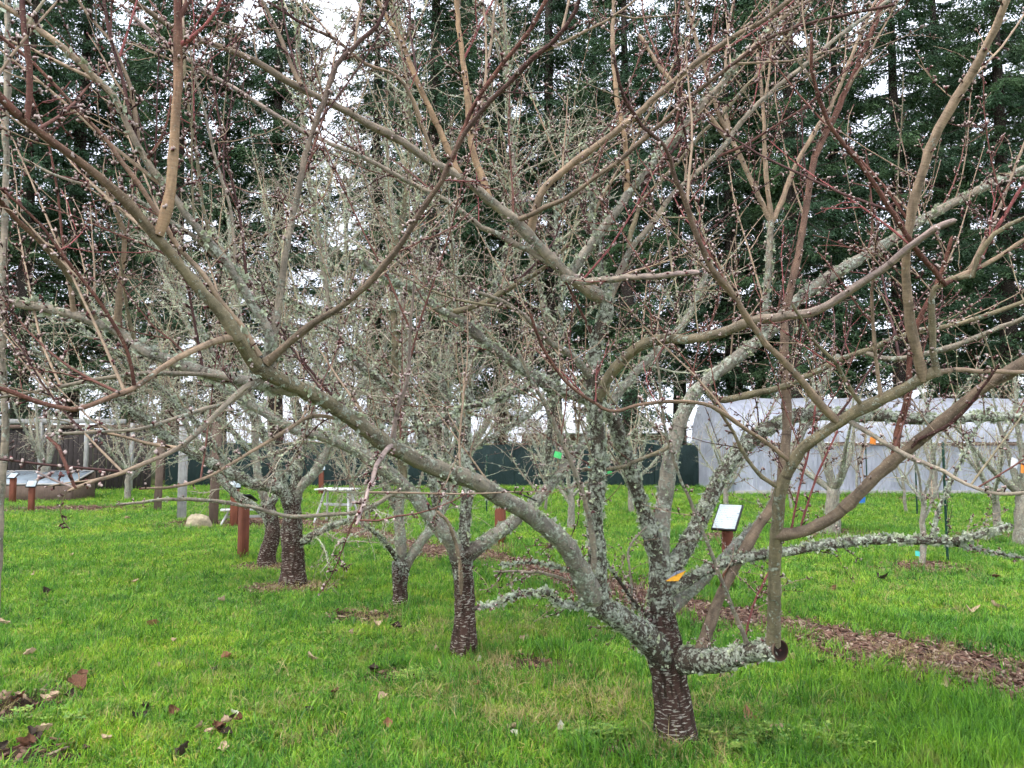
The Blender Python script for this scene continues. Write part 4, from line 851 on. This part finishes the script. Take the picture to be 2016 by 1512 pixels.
# ---- younger trees farther off, built once per kind and copied
def young(seed, H, spread, nl, r0, tab, label, lich=25, trunk_h=.8, dens=9., n2=7, bare_=0):
    T = Tree((0, 0, 0), label, name='young_tree'); r = rng
    tp = np.c_[np.cumsum(r.normal(size=(9, 2)) * .012, 0), np.linspace(-.05, trunk_h, 9)]
    T.br['trunk'] = dict(pts=tp, rad=np.linspace(r0 * 1.25, r0 * .9, 9), tint=np.tile(np.array(GREY) * np.array([1, 1, 1, .8]), (9, 1)), cls='G', n2='trunk', mat='bark', sides=9)
    for i in range(nl):
        az = i / nl * 6.283 + r.uniform(-.5, .5); el = r.uniform(.75, 1.35); L = H * r.uniform(.5, .9)
        d = np.array([math.cos(az) * math.cos(el) * spread, math.sin(az) * math.cos(el) * spread, math.sin(el)]); p = [tp[-1] - np.array([0, 0, r.uniform(0, .35) * trunk_h])]
        for k in range(8): d = d / np.linalg.norm(d) + np.array([0, 0, .10]) + r.normal(size=3) * .09; p.append(p[-1] + d * L / 8)
        T.br['l%d' % i] = dict(pts=np.array(p), rad=np.linspace(r0 * .55, .006, 9), tint=np.tile(np.array(GREY), (9, 1)), cls='G', n2='limb', mat='bark', sides=6)
    T.finish_limbs(); clothe(T, dens=dens, l1=(.3, .9), n2=n2, l2=(.12, .35), n3=1, lich=lich, buds=False, upb=.7, seed_tab=tab); T.build_small((OCT, OCTF, OCTT))
    return T.root
def copy_tree(o, loc, rz, sc, label, group=None):
    c = o.copy(); COL.objects.link(c); c.location = loc; c.rotation_euler = (0, 0, rz); c.scale = (sc,) * 3; c['label'] = label
    if group: c['group'] = group
    for ch in o.children:
        k = ch.copy(); COL.objects.link(k); k.parent = c
    return c
REDT = [((.16, .075, .055, 0), .5), ((.12, .06, .05, 0), .3), ((.20, .14, .10, 0), .3)]
y1 = young(1, 2.1, 1.1, 5, .11, LTW, 'young grey tree with broad trunk base between the chip rings')
y2 = young(2, 2.0, 1.0, 4, .035, LTW, 'thin young tree in a mulch ring beside a green stake', 15, .9, 7.)
y3 = young(3, 2.6, 1.2, 6, .06, LTW, 'lichen flecked young tree standing out on the lawn', 60, .7, 8.)
y4 = young(4, 2.8, 1.4, 9, .05, REDT, 'bare reddish brown shrub tree behind the screened fence', 4, .3, 11., 8)
def put(o, px, py, sc, rz): o.location = at_ground(px, py); o.scale = (sc,) * 3; o.rotation_euler = (0, 0, rz)
put(y1, 1640, 1055, 1.0, 1.); put(y2, 1815, 1112, 1.0, 2.)
put(y3, 1128, 1043, 1.0, .3)
for (px, py, sc, rz, src, lb) in [(1960, 1040, 1.0, 2.2, y3, 'lichen flecked young tree near the end of the long lichen limb'), (1560, 1003, .9, 4., y2, 'thin young tree standing before the polytunnel film wall'), (1785, 1012, .9, 5., y2, 'thin young tree beside the shorter green stake'),
    (1072, 1008, .8, 1., y2, 'very thin young tree on the lawn before the screened fence'), (1690, 985, 1.0, 3., y2, 'thin young tree with a blue guard at its foot'), (1840, 983, 1.0, .5, y1, 'young tree in a chip ring close to the polytunnel'), (1240, 1010, 1.0, 2.8, y3, 'lichen flecked young tree between the screened fence and forked tree'),
    (690, 1000, 1.1, 3.3, y3, 'lichen flecked young tree beyond the white chair'), (880, 990, 1.1, 4.4, y1, 'young grey tree on the lawn before the screened fence'), (250, 985, 1.2, 5.1, y3, 'lichen flecked young tree near the wooden posts'), (90, 982, 1.2, .9, y1, 'young grey tree before the dark board fence'), (1430, 1000, .9, 4.9, y3, 'lichen flecked young tree just behind the sloping information sign'), (2010, 1075, 1.0, 1.9, y1, 'young grey tree in a leafy mulch bed')]:
    c = copy_tree(src, at_ground(px, py), rz, sc, lb)
gsh = 'bare shrubs along the back of the fence'; y4['group'] = gsh; y4.location = ((560 - CX) / FPX * 29, 29, 0)
for px, d, rz, sc in [(640, 29.5, 1, 1.15), (730, 29, 2, 1.0), (820, 30, 3, 1.2), (910, 29, 4, 1.05), (1000, 29.5, 5, 1.2), (1085, 29, .5, 1.0), (470, 29.5, 2.5, 1.1), (380, 29, 3.5, 1.2), (1180, 30, 4.5, .9), (1380, 29.5, 1.5, .9), (260, 28, 5.5, 1.2)]:
    copy_tree(y4, ((px - CX) / FPX * d, d, 0), rz, sc, y4['label'], gsh)
# ================================================================== SMALL THINGS
# ---- information signs on stained posts
def sign(base, w, top, bw, bh, tilt, yaw, label, board='print', frame='black', group='information signs on posts'):
    g = at_ground(*base); o = empty('sign_post', g, label, 'sign', group); pw = w * g[1] / FPX; H = top
    box('post', (g[0], g[1], H / 2 - .05), (pw, pw, H + .1), M['post'], o, (0, 0, yaw * .3), .006)
    fr = box('sign_board', (g[0], g[1] - .02, H + .05), (bw, bh, .025), M[frame], o, (tilt, 0, yaw), .004)
    sh_ = box('printed_sheet', (0, 0, 0), (bw - .03, bh - .03, .004), M[board], None); sh_.parent = fr; sh_.location = (0, 0, .0155)
    br = box('bracket', (g[0], g[1], H - .02), (.06, .09, .08), M['black'], o, (0, 0, yaw), .004)
    return o
sign((1434, 1160), 20, .72, .27, .40, math.radians(38), math.radians(-32), 'large tilted information sign on red brown post beside the chip path')
sign((478, 1101), 16, .78, .30, .22, math.radians(24), math.radians(170), 'red brown sign post with black board seen from behind, by dark trunked trees')
sign((461, 1037), 14, .74, .24, .20, math.radians(52), math.radians(15), 'pale sign on short post standing in front of the white chair')
sign((61, 1008), 9, .58, .22, .20, math.radians(48), math.radians(12), 'small white sign on post before the board fence, by the cold frame')
sign((24, 992), 9, .66, .24, .20, math.radians(40), math.radians(-10), 'small white sign on post standing beside the cold frame end')
sign((985, 1072), 17, .70, .24, .22, math.radians(50), math.radians(-70), 'sign on red brown post seen nearly edge on, behind white flecked trunk')
sign((632, 975), 9, .75, .24, .20, math.radians(50), math.radians(20), 'far sign on post close to the screened fence')
sign((545, 985), 9, .92, .22, .24, math.radians(65), math.radians(10), 'blue tinted sign among the lichen limbs of the dark trunked tree', 'tag_teal')
# ---- posts
for px, py, w, H, lb, mt in ((311, 1008, 14, 1.7, 'reddish square wooden post with orange lichen spots', 'oldpost'), (357, 1023, 17, 1.9, 'grey weathered round topped wooden post by the rock', 'palewood'), (421, 1036, 17, 2.1, 'brown wooden post standing between the rock and the pale sign', 'oldpost')):
    g = at_ground(px, py); o = empty('wooden_post', g, lb, 'post', 'wooden posts near the rock'); pw = w * g[1] / FPX
    box('shaft', (g[0], g[1], H / 2 - .05), (pw, pw, H + .1), M['oldpost' if mt != 'palewood' else mt], o, (rng.normal() * .012, rng.normal() * .012, .4), .01)
    box('cap', (g[0], g[1], H + .02), (pw * 1.15, pw * 1.15, .04), M['oldpost'], o, (0, 0, .4), .008)
for px, py, H, lb in ((1866, 1110, 1.58, 'tall dark green steel stake beside the mulch ring'), (1806, 1015, 1.35, 'dark green steel stake farther off beside a thin young tree'), (1708, 985, 1.45, 'dark green steel stake close to the polytunnel wall'), (958, 1012, 1.3, 'thin dark green stake on the lawn behind the front limbs')):
    g = at_ground(px, py); o = empty('garden_stake', g, lb, 'stake', 'green garden stakes')
    t = Tubes(); t.add(np.array([[g[0], g[1], z] for z in np.linspace(-.05, H, 6)] + [[g[0], g[1], H + .012]]), [.017] * 6 + [.003], (.01, .05, .03, 0), 8); t.build('shaft', M['green_steel'], o)
    t = Tubes(); [t.add(np.array([[g[0], g[1], z], [g[0], g[1], z + .006], [g[0], g[1], z + .012]]), [.017, .022, .017], (.01, .05, .03, 0), 8) for z in np.arange(.1, H, .14)]; t.build('ridges', M['green_steel'], o)
# ---- rock
g = at_ground(390, 1040); m1, m2 = 18, 10; V = []
for j in range(m2):
    ph_ = -.35 + (j / (m2 - 1)) * (math.pi / 2 + .35)
    for i in range(m1):
        a = i / m1 * 6.283; rr = 1 + .13 * math.sin(3 * a + j * .5) + .08 * math.sin(5 * a + 1.3 * j) + .04 * rng.normal()
        V.append([g[0] + .235 * rr * math.cos(a) * math.cos(ph_) ** .7, g[1] + .2 * rr * math.sin(a) * math.cos(ph_) ** .7, .25 * math.sin(ph_) * (1 + .05 * rng.normal())])
F = np.array([[j * m1 + i, j * m1 + (i + 1) % m1, (j + 1) * m1 + (i + 1) % m1, (j + 1) * m1 + i] for j in range(m2 - 1) for i in range(m1)])
ro = link('rock', mesh_np('rock', np.array(V) - np.array(g), [F]), M['rock'], None, g); tag(ro, 'pale tan boulder at the edge of the mulch bed', 'rock')
# ---- white painted table and low bench, splayed legs
def table(px, py, yaw, H, Lx, Wy, label, cat):
    g = np.array(at_ground(px, py)); o = empty('garden_' + cat, g, label, cat); R_ = rotm(0, 0, yaw)
    for k in range(3 if Wy > .4 else 2):
        c = np.array([0, (k - (1 if Wy > .4 else .5)) * (Wy / (3 if Wy > .4 else 2)), H]) @ R_.T + g; box('board', c, (Lx, Wy / (3 if Wy > .4 else 2) - .012, .03), M['whitepaint'], o, (0, 0, yaw))
    for sx in (-1, 1):
        for sy in (-1, 1):
            t = Tubes(); t.add(np.array([[sx * Lx * .32, sy * .05, H - .015], [sx * Lx * .4, sy * Wy * .3, H * .5], [sx * Lx * .5, sy * Wy * .52, -.01]]) @ R_.T + g, .022, (.6, .6, .6, 0), 8); t.build('leg', M['whitepaint'], o)
    box('brace', np.array([0, 0, H * .55]) + g, (Lx * .78, .03, .05), M['whitepaint'], o, (0, 0, yaw))
table(664, 1030, -.25, .66, .75, .5, 'white garden table half hidden by the thick dark trunked tree', 'table')
table(480, 1034, .3, .30, .85, .3, 'low white bench with splayed legs behind the red brown sign posts', 'bench')
# ---- cold frame
g = np.array(at_ground(40, 985)); cf = empty('cold_frame', g, 'low brown cold frame with sloping glass lids by the board fence', 'cold frame')
W_, D_ = 3.4, 1.1
for k, (dy, hh_) in enumerate(((-D_ / 2, .42), (D_ / 2, .72))): box('wall', g + [0, dy, hh_ / 2], (W_, .05, hh_), M['oldpost'], cf)
for s in (-1, 1): box('end_wall', g + [s * W_ / 2, 0, .22], (.05, D_ - .06, .44), M['oldpost'], cf)
for k in range(3):
    c = g + [(-1 + k) * 1.12, 0, .61]; f = box('lid_frame', c, (1.08, 1.2, .035), M['palewood'], cf, (math.atan2(.3, D_), 0, 0)); 
    gl = box('pane', (0, 0, 0), (.98, 1.08, .008), M['glass']); gl.parent = f; gl.location = (0, 0, .018)
# ---- plant tags
def hang_tag(px, py, d, w, h, mat, label, rot=(1.2, .3, .5), mat2=None):
    p = P(px, py, d); o = empty('plant_tag', p, label, 'tag', 'coloured plant tags')
    n = 5; V = []
    for i in range(n):
        u = i / (n - 1) - .5
        for v in (-.5, .5): V.append([u * w, v * h, .18 * h * math.cos(u * 2.6)])
    V = np.array(V) @ rotm(*rot).T + p; V2 = V + rotm(*rot)[:, 2] * .0012
    F = np.array([[2 * i, 2 * i + 2, 2 * i + 3, 2 * i + 1] for i in range(n - 1)])
    if mat2:
        part_np('label_strip', p + np.array([[-.5 * w, -.002, -.45 * h], [.1 * w, 0, -.45 * h], [.5 * w, .01, .55 * h], [-.15 * w, .004, .0]]), [np.array([[0, 1, 2, 3]])], M[mat], o)
        part_np('folded_strip', p + np.array([[-.52 * w, .004, -.42 * h], [-.15 * w, .002, .02 * h], [.5 * w, .012, .57 * h], [.1 * w, .03, .45 * h]]), [np.array([[0, 1, 2, 3]])], M[mat2], o)
    else:
        part_np('label_strip', V, [F[:, ::-1]], M[mat], o); part_np('back_strip', V2, [F], M[mat], o)
    t = Tubes(); t.add(np.array([p, p + [.004, .006, .03], p + [0, .012, .06]]), .0012, (.2, .2, .2, 0), 4); t.build('tie', M['black'], o)
hang_tag(1331, 1135, 3.85, .105, .05, 'tag_yellow', 'orange yellow and grey plant tag hanging in the front tree', (1.9, -.55, .2), 'tag_grey')
hang_tag(1098, 896, 5.6, .055, .045, 'tag_green', 'bright green plant tag on a thin branch before the screened fence', (1.4, .3, .1))
hang_tag(1199, 929, 4.4, .036, .032, 'tag_green', 'small bright green arrow like tag beside the lichen limb', (1.5, .2, .3))
hang_tag(1162, 925, 4.4, .03, .03, 'tag_teal', 'small pale teal tag beside the upright mossy limb', (1.5, .2, .3))
hang_tag(1718, 868, 12.6, .12, .11, 'tag_orange', 'orange tag on a young tree before the white film wall', (1.5, .2, .3))
hang_tag(1806, 1090, 9.6, .07, .06, 'tag_teal', 'teal tag hanging low on the thin staked tree', (1.4, .2, .3))
hang_tag(1996, 912, 9.6, .11, .12, 'tag_white', 'white square tag near the end of a lichen twig', (1.5, .3, .3))
hang_tag(2012, 922, 9.4, .05, .12, 'tag_orange', 'narrow orange tag hanging next to the white square tag', (1.5, .2, .3))
hang_tag(1696, 985, 19.5, .22, .2, 'tag_blue', 'blue guard tied low on a thin young tree', (1.5, .2, .3))
# ---- black tie strap between two limbs
o = empty('tie_strap', P(965, 955, 5.3), 'black chain like strap tied between two limbs', 'strap')
t = Tubes(); t.add(catmull(np.array([P(962, 952, 4.9), P(1000, 966, 5.2), P(1030, 975, 5.5), P(1056, 986, 5.75)]), .03), .006, (.02, .02, .02, 0), 6); t.build('strap', M['black'], o)

# ---- fallen leaves, each a curled blade with a midrib fold
def leaf_mesh(seed, curl, fold):
    r = np.random.default_rng(seed); nu, nv = 9, 5; V, C = [], []
    for i in range(nu):
        u = i / (nu - 1); w = math.sin(math.pi * min(1, u * .96 + .02)) ** .75 * .5 * (1 + .12 * r.normal())
        for j in range(nv):
            v = (j / (nv - 1) - .5) * 2
            V.append([u - .5, v * w * .9, abs(v) * w * fold + curl * (u - .45) ** 2 * 1.6 + .05 * math.sin(u * 9 + v * 3 + seed) + .03 * r.normal()])
    V = np.array(V); V[:, 2] -= V[:, 2].min()
    F = np.array([[i * nv + j, (i + 1) * nv + j, (i + 1) * nv + j + 1, i * nv + j + 1] for i in range(nu - 1) for j in range(nv - 1)])
    return V, F
LEAFC = {'p': (.46, .33, .22), 'b': (.15, .07, .04), 'd': (.05, .035, .025), 'w': (.62, .58, .48), 'o': (.33, .15, .09)}
LEAFL = {'p': ('dry pale tan curled leaf lying', 'pale tan fallen leaves'), 'b': ('brown curled leaf lying', 'brown fallen leaves'), 'd': ('dark wet rotting leaf lying', 'dark wet fallen leaves'), 'w': ('small whitish bleached leaf lying', 'bleached fallen leaves'), 'o': ('orange brown leaf lying', 'orange brown fallen leaves')}
lm = {}
for k, c in LEAFC.items():
    lm[k] = []
    for s in range(3):
        V, F = leaf_mesh(s + 3, (.7, 1.3, .4)[s], (.5, .2, .9)[s]); me = mesh_np('leaf', V, [F], np.tile(np.array([*c, 1]), (len(V), 1))); me.materials.append(M['leaf']); lm[k].append(me)
def leaf(k, px, py, size=.08, dz=.035, off=(0, 0)):
    g = at_ground(px, py); o = bpy.data.objects.new('fallen_leaf', lm[k][rng.integers(0, 3)]); COL.objects.link(o)
    o.location = (g[0] + off[0], g[1] + off[1], dz); o.rotation_euler = (rng.normal() * .35, rng.normal() * .35, rng.uniform(0, 6.28)); s = size * rng.uniform(.85, 1.2); o.scale = (s, s * .8, s)
    wh = 'on the grass round the front tree' if px > 1090 and g[1] < 5.2 else 'near the chip path' if px > 1150 and g[1] < 8 else 'on the lawn beyond the chip path' if px > 1150 else 'on the open lawn beside the tree row' if px < 620 else 'under the row of fruit trees'
    tag(o, LEAFL[k][0] + ' ' + wh, 'leaf', LEAFL[k][1] + ' ' + wh)
for k, px, py, s in [('p', 6, 1237, .10), ('p', 68, 1137, .09), ('d', 85, 1174, .12), ('d', 76, 1228, .06), ('p', 266, 1152, .09), ('o', 300, 1241, .11), ('p', 344, 1272, .08), ('p', 60, 1298, .08), ('b', 162, 1340, .09), ('b', 152, 1364, .14), ('p', 315, 1325, .07), ('o', 445, 1305, .1), ('d', 425, 1330, .07), ('p', 612, 1308, .11), ('d', 735, 1330, .09),
    ('w', 461, 1418, .055), ('p', 391, 1446, .08), ('b', 343, 1415, .08), ('d', 286, 1410, .09), ('d', 270, 1425, .08), ('p', 210, 1470, .08), ('p', 85, 1457, .09), ('p', 440, 1492, .08), ('d', 365, 1495, .09), ('p', 1010, 1448, .09), ('p', 753, 1388, .07), ('o', 762, 1440, .06), ('b', 660, 1375, .07), ('d', 610, 1412, .06), ('w', 1105, 1448, .05), ('w', 1012, 1460, .05),
    ('p', 1035, 1268, .08), ('p', 1125, 1325, .09), ('b', 1143, 1295, .07), ('o', 1476, 1428, .11), ('p', 1425, 1345, .10), ('p', 1528, 1460, .10), ('b', 1585, 1470, .08), ('p', 1557, 1308, .09), ('d', 1618, 1317, .09), ('b', 1960, 1145, .12), ('b', 1646, 1168, .09), ('d', 1735, 1145, .11), ('p', 1915, 1210, .11), ('p', 1965, 1205, .12), ('p', 1472, 1110, .10), ('p', 1605, 1078, .09), ('p', 1860, 1360, .08), ('b', 1220, 1320, .07), ('p', 740, 1240, .09), ('d', 780, 1245, .08), ('p', 860, 1290, .06), ('p', 435, 1190, .09), ('p', 690, 1255, .06), ('p', 250, 1025, .1), ('p', 140, 1100, .09), ('p', 1950, 1390, .07), ('w', 945, 1310, .05), ('o', 940, 1360, .06)]: leaf(k, px, py, s)
for px, py, n, kk in ((455, 1452, 9, 'bdpb'), (30, 1392, 8, 'ppbd'), (95, 1385, 4, 'pd'), (40, 1480, 5, 'ddb')):
    for i in range(n): leaf(kk[rng.integers(0, len(kk))], px, py, .065, .03 + .012 * i * (n < 10) * .5, (rng.normal() * .055, rng.normal() * .045))

# ================================================================== GRASS, CHIPS, WEEDS (uncountable)
def instancer(name, pos, rot, scl, pickv, meshes, mat, label):
    """one object: points in the ground plane, small meshes set on them by geometry nodes"""
    coll = bpy.data.collections.new(name + '_kinds')
    for i, me in enumerate(meshes):
        o = bpy.data.objects.new(f'{name}_kind_{i:02d}', me); coll.objects.link(o); me.materials.append(mat)
    me = bpy.data.meshes.new(name); me.vertices.add(len(pos)); me.vertices.foreach_set('co', np.asarray(pos, np.float32).ravel())
    for an, ty, arr, key in (('rot', 'FLOAT_VECTOR', rot, 'vector'), ('scl', 'FLOAT_VECTOR', scl, 'vector'), ('pick', 'INT', pickv, 'value')):
        at = me.attributes.new(an, ty, 'POINT'); at.data.foreach_set(key, np.asarray(arr, np.int32 if ty == 'INT' else np.float32).ravel())
    ob = link(name, me, None); tag(ob, label, None, None, 'stuff')
    ng = bpy.data.node_groups.new(name, 'GeometryNodeTree'); ng.interface.new_socket('Geometry', in_out='INPUT', socket_type='NodeSocketGeometry'); ng.interface.new_socket('Geometry', in_out='OUTPUT', socket_type='NodeSocketGeometry')
    N, L = ng.nodes, ng.links; gi, go = N.new('NodeGroupInput'), N.new('NodeGroupOutput')
    ci = N.new('GeometryNodeCollectionInfo'); ci.inputs['Collection'].default_value = coll; ci.inputs['Separate Children'].default_value = True; ci.inputs['Reset Children'].default_value = True
    ip = N.new('GeometryNodeInstanceOnPoints'); ip.inputs['Pick Instance'].default_value = True
    def na(nm, ty):
        n = N.new('GeometryNodeInputNamedAttribute'); n.data_type = ty; n.inputs['Name'].default_value = nm; return n.outputs['Attribute']
    e2r = N.new('FunctionNodeEulerToRotation'); L.new(na('rot', 'FLOAT_VECTOR'), e2r.inputs[0])
    L.new(gi.outputs[0], ip.inputs['Points']); L.new(ci.outputs[0], ip.inputs['Instance']); L.new(na('pick', 'INT'), ip.inputs['Instance Index'])
    L.new(e2r.outputs[0], ip.inputs['Rotation']); L.new(na('scl', 'FLOAT_VECTOR'), ip.inputs['Scale']); L.new(ip.outputs[0], go.inputs[0])
    md = ob.modifiers.new('scatter', 'NODES'); md.node_group = ng
    return ob
def blade_tuft(seed, n, rad, h, w, cols, lean=.5):
    r = np.random.default_rng(seed); V, F4, F3, C = [], [], [], []
    for i in range(n):
        a = r.uniform(0, 6.283); rr = rad * math.sqrt(r.random()); b = np.array([rr * math.cos(a), rr * math.sin(a), -.005]); az = r.uniform(0, 6.283)
        H = h * r.uniform(.55, 1.15); le = r.uniform(.05, lean) + .3 * (r.random() < .2); out = np.array([math.cos(az), math.sin(az), 0]); sd = np.array([-out[1], out[0], 0]); ww = w * r.uniform(.7, 1.3)
        k = len(V); p1 = b + np.array([0, 0, H * .5]) + out * H * le * .3; p2 = b + np.array([0, 0, H * (1 - le * .35)]) + out * H * le
        V += [b - sd * ww / 2, b + sd * ww / 2, p1 - sd * ww * .42, p1 + sd * ww * .42, p2]; F4.append([k, k + 1, k + 3, k + 2]); F3.append([k + 2, k + 3, k + 4])
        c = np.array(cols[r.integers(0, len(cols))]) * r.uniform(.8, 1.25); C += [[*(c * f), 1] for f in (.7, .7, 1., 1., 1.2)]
    return mesh_np('tuft', np.array(V), [np.array(F4), np.array(F3)], np.array(C), smooth=False)
GC = [(.125, .285, .036), (.165, .34, .036), (.215, .39, .042), (.30, .45, .055), (.065, .17, .034)]
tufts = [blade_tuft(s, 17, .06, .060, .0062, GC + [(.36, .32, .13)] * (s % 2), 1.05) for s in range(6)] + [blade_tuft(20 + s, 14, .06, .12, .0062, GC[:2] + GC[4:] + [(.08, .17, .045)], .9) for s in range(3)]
def wedge(n, y0, y1, pw):
    u = rng.random(n); e = 2 - pw; y = (y0 ** e + u * (y1 ** e - y0 ** e)) ** (1 / e); x = rng.uniform(-1, 1, n) * (.74 * y + .9); return x, y
x, y = wedge(150000, 3.0, 27.0, 1.55)
br_ = bare(x, y) + .25 * rng.normal(size=len(x)); keep = (br_ > 1.0) | ((br_ > .55) & (rng.random(len(x)) < .10)); x, y = x[keep], y[keep]; br_ = br_[keep]
poor = np.sin(x * 2.9 + 1.7 * np.sin(y * 2.3 + 1)) * np.sin(y * 3.1 + 1.3 * np.sin(x * 3.7)) + .45 * np.sin(x * 9.1 + y * 4.) * np.sin(y * 8.3 - x * 3.) + .25 * rng.normal(size=len(x))
k2 = (poor < .78) | (rng.random(len(x)) < .25); x, y, br_ = x[k2], y[k2], br_[k2]
hn = .5 + .5 * np.sin(x * 1.7 + 1.3 * np.sin(y * 1.1)) * np.sin(y * 1.3 + np.sin(x * 2.1)); hn2 = .5 + .5 * np.sin(x * 5.3 + y * 2.2) * np.sin(y * 4.7 - x * 1.9)
tall = np.clip(1.0 - (br_ - 1) / .9, 0, 1) * (x > -1) * .7 + np.clip((x - .9) / 1.5, 0, 1) * np.clip((5.2 - y) / 1.0, 0, 1) * .9
hs_ = (.55 + .45 * hn + .45 * hn2) * (1 + .35 * tall) * rng.uniform(.75, 1.25, len(x)); far = 1 + np.clip((y - 6) / 16, 0, 1) * .9
pk = rng.integers(0, 6, len(x)); foot = np.full(len(x), 9.)
for fx_, fy_ in ((1332, 1468), (912, 1295), (787, 1200), (577, 1155), (525, 1115), (1815, 1112), (1640, 1055), (478, 1101), (1434, 1160)):
    g = at_ground(fx_, fy_); foot = np.minimum(foot, np.hypot(x - g[0], y - g[1]))
tall = np.maximum(tall, np.clip(1.3 - foot / .22, 0, 1)); tl = rng.random(len(x)) < (.05 + .6 * tall); pk[tl] = rng.integers(6, 9, tl.sum())
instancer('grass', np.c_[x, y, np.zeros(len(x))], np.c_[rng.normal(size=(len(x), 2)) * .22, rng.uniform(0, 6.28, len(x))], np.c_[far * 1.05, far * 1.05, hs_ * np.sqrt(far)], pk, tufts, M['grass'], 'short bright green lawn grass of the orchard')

# wood chips on the path and in the mulch rings
def chip(seed):
    r = np.random.default_rng(seed); s = np.array([r.uniform(.02, .05), r.uniform(.007, .016), r.uniform(.003, .006)]); V = CUBE * s * 2; V[:, :2] += r.normal(size=(8, 2)) * .003
    V[:, 0] *= np.where(V[:, 1] > 0, r.uniform(.6, 1), 1); c = [(.23, .145, .10), (.15, .085, .06), (.08, .046, .034), (.34, .25, .18), (.11, .058, .04), (.17, .095, .065)][seed % 6]
    return mesh_np('chip', V, [CUBEF], np.tile(np.array([*c, 1]), (8, 1)), smooth=False)
chips = [chip(s) for s in range(12)]
m = 15000; ki = (rng.random(m) ** 1.4 * (len(path_c) - 1)).astype(int); of = rng.normal(size=m) * .42
cx_ = path_c[ki, 0] + path_n[ki, 0] * path_w[ki] * of * 1.15 + rng.normal(size=m) * .05; cy_ = path_c[ki, 1] + path_n[ki, 1] * path_w[ki] * of * 1.15 + rng.normal(size=m) * .05
ex, ey = [], []
for i, (sx, sy, rx, ry) in enumerate(soil_xy):
    n = int((700 if i >= 6 else 160) * min(rx * ry * 4, 3)) ; a = rng.uniform(0, 6.28, n); q = np.sqrt(rng.random(n)) * 1.1; ex.append(sx + rx * q * np.cos(a)); ey.append(sy + ry * q * np.sin(a))
cx_, cy_ = np.concatenate([cx_] + ex), np.concatenate([cy_] + ey); m = len(cx_); sc_ = rng.uniform(.5, 1.15, m)
instancer('wood_chips', np.c_[cx_, cy_, rng.uniform(.012, .03, m)], np.c_[rng.normal(size=(m, 2)) * .3, rng.uniform(0, 6.28, m)], np.c_[sc_, sc_, sc_], rng.integers(0, 12, m), chips, M['chip'], 'pale and dark wood chips strewn over the path')
# dry straw at trunk feet
straw = [blade_tuft(40 + s, 26, .09, .15, .0032, [(.42, .33, .15), (.48, .40, .20), (.34, .25, .11), (.25, .26, .07)], 1.5) for s in range(3)]
sp = []
for px, py, sx, sy, n in ((965, 1330, .20, .16, 46), (915, 1290, .10, .08, 18), (1340, 1490, .16, .10, 34), (1000, 1370, .3, .2, 26), (1280, 1440, .3, .2, 22), (575, 1160, .3, .15, 22), (1810, 1125, .5, .3, 26), (1750, 1290, .5, .2, 26), (1900, 1330, .4, .2, 24), (960, 1085, .3, .25, 26), (780, 1215, .3, .2, 16), (525, 1120, .3, .2, 16), (860, 1250, .4, .3, 40), (1120, 1400, .6, .35, 110), (700, 1400, .8, .3, 40), (1000, 1240, .4, .3, 40), (250, 1400, .9, .4, 40), (1450, 1400, .4, .3, 30), (1750, 1180, 1., .5, 40)):
    g = at_ground(px, py); sp.append(np.c_[g[0] + rng.normal(size=n) * sx, g[1] + rng.normal(size=n) * sy, np.full(n, .012)])
sp = np.concatenate(sp); m = len(sp); ss = rng.uniform(.5, 1.1, m)
instancer('dry_grass', sp, np.c_[rng.normal(size=(m, 2)) * .3, rng.uniform(0, 6.28, m)], np.c_[ss, ss, ss * .75], rng.integers(0, 3, m), straw, M['straw'], 'dry straw coloured grass at the feet of the trees')
# clover and small weeds
def clover(seed):
    r = np.random.default_rng(seed); V, F, C = [], [], []
    for i in range(14):
        b = np.array([*(r.normal(size=2) * .04), r.uniform(.02, .055)]); a0 = r.uniform(0, 6.28); s = r.uniform(.008, .014); c = np.array([(.20, .33, .06), (.14, .26, .07), (.28, .38, .08)][r.integers(0, 3)]) * r.uniform(.8, 1.2)
        for q in range(3):
            a = a0 + q * 2.094; k = len(V); d = np.array([math.cos(a), math.sin(a), .25]); e = np.array([-math.sin(a), math.cos(a), 0])
            V += [b, b + d * s + e * s * .62, b + d * s * 1.5, b + d * s - e * s * .62]; F.append([k, k + 1, k + 2, k + 3]); C += [[*c, 1]] * 4
    return mesh_np('clover', np.array(V), [np.array(F)], np.array(C), smooth=False)
cp = []
for px, py, sx, sy, n in ((1215, 1460, .14, .06, 40), (1480, 1465, .26, .07, 70), (820, 1345, .16, .05, 16), (40, 1430, .2, .1, 14)):
    g = at_ground(px, py); cp.append(np.c_[g[0] + rng.normal(size=n) * sx, g[1] + rng.normal(size=n) * sy, np.full(n, .012)])
cp = np.concatenate(cp); m = len(cp); ss = rng.uniform(.8, 1.35, m)
instancer('clover', cp, np.c_[rng.normal(size=(m, 2)) * .15, rng.uniform(0, 6.28, m)], np.c_[ss, ss, ss], rng.integers(0, 3, m), [clover(s) for s in range(3)], M['straw'], 'low clover and weeds round the foot of the front tree')
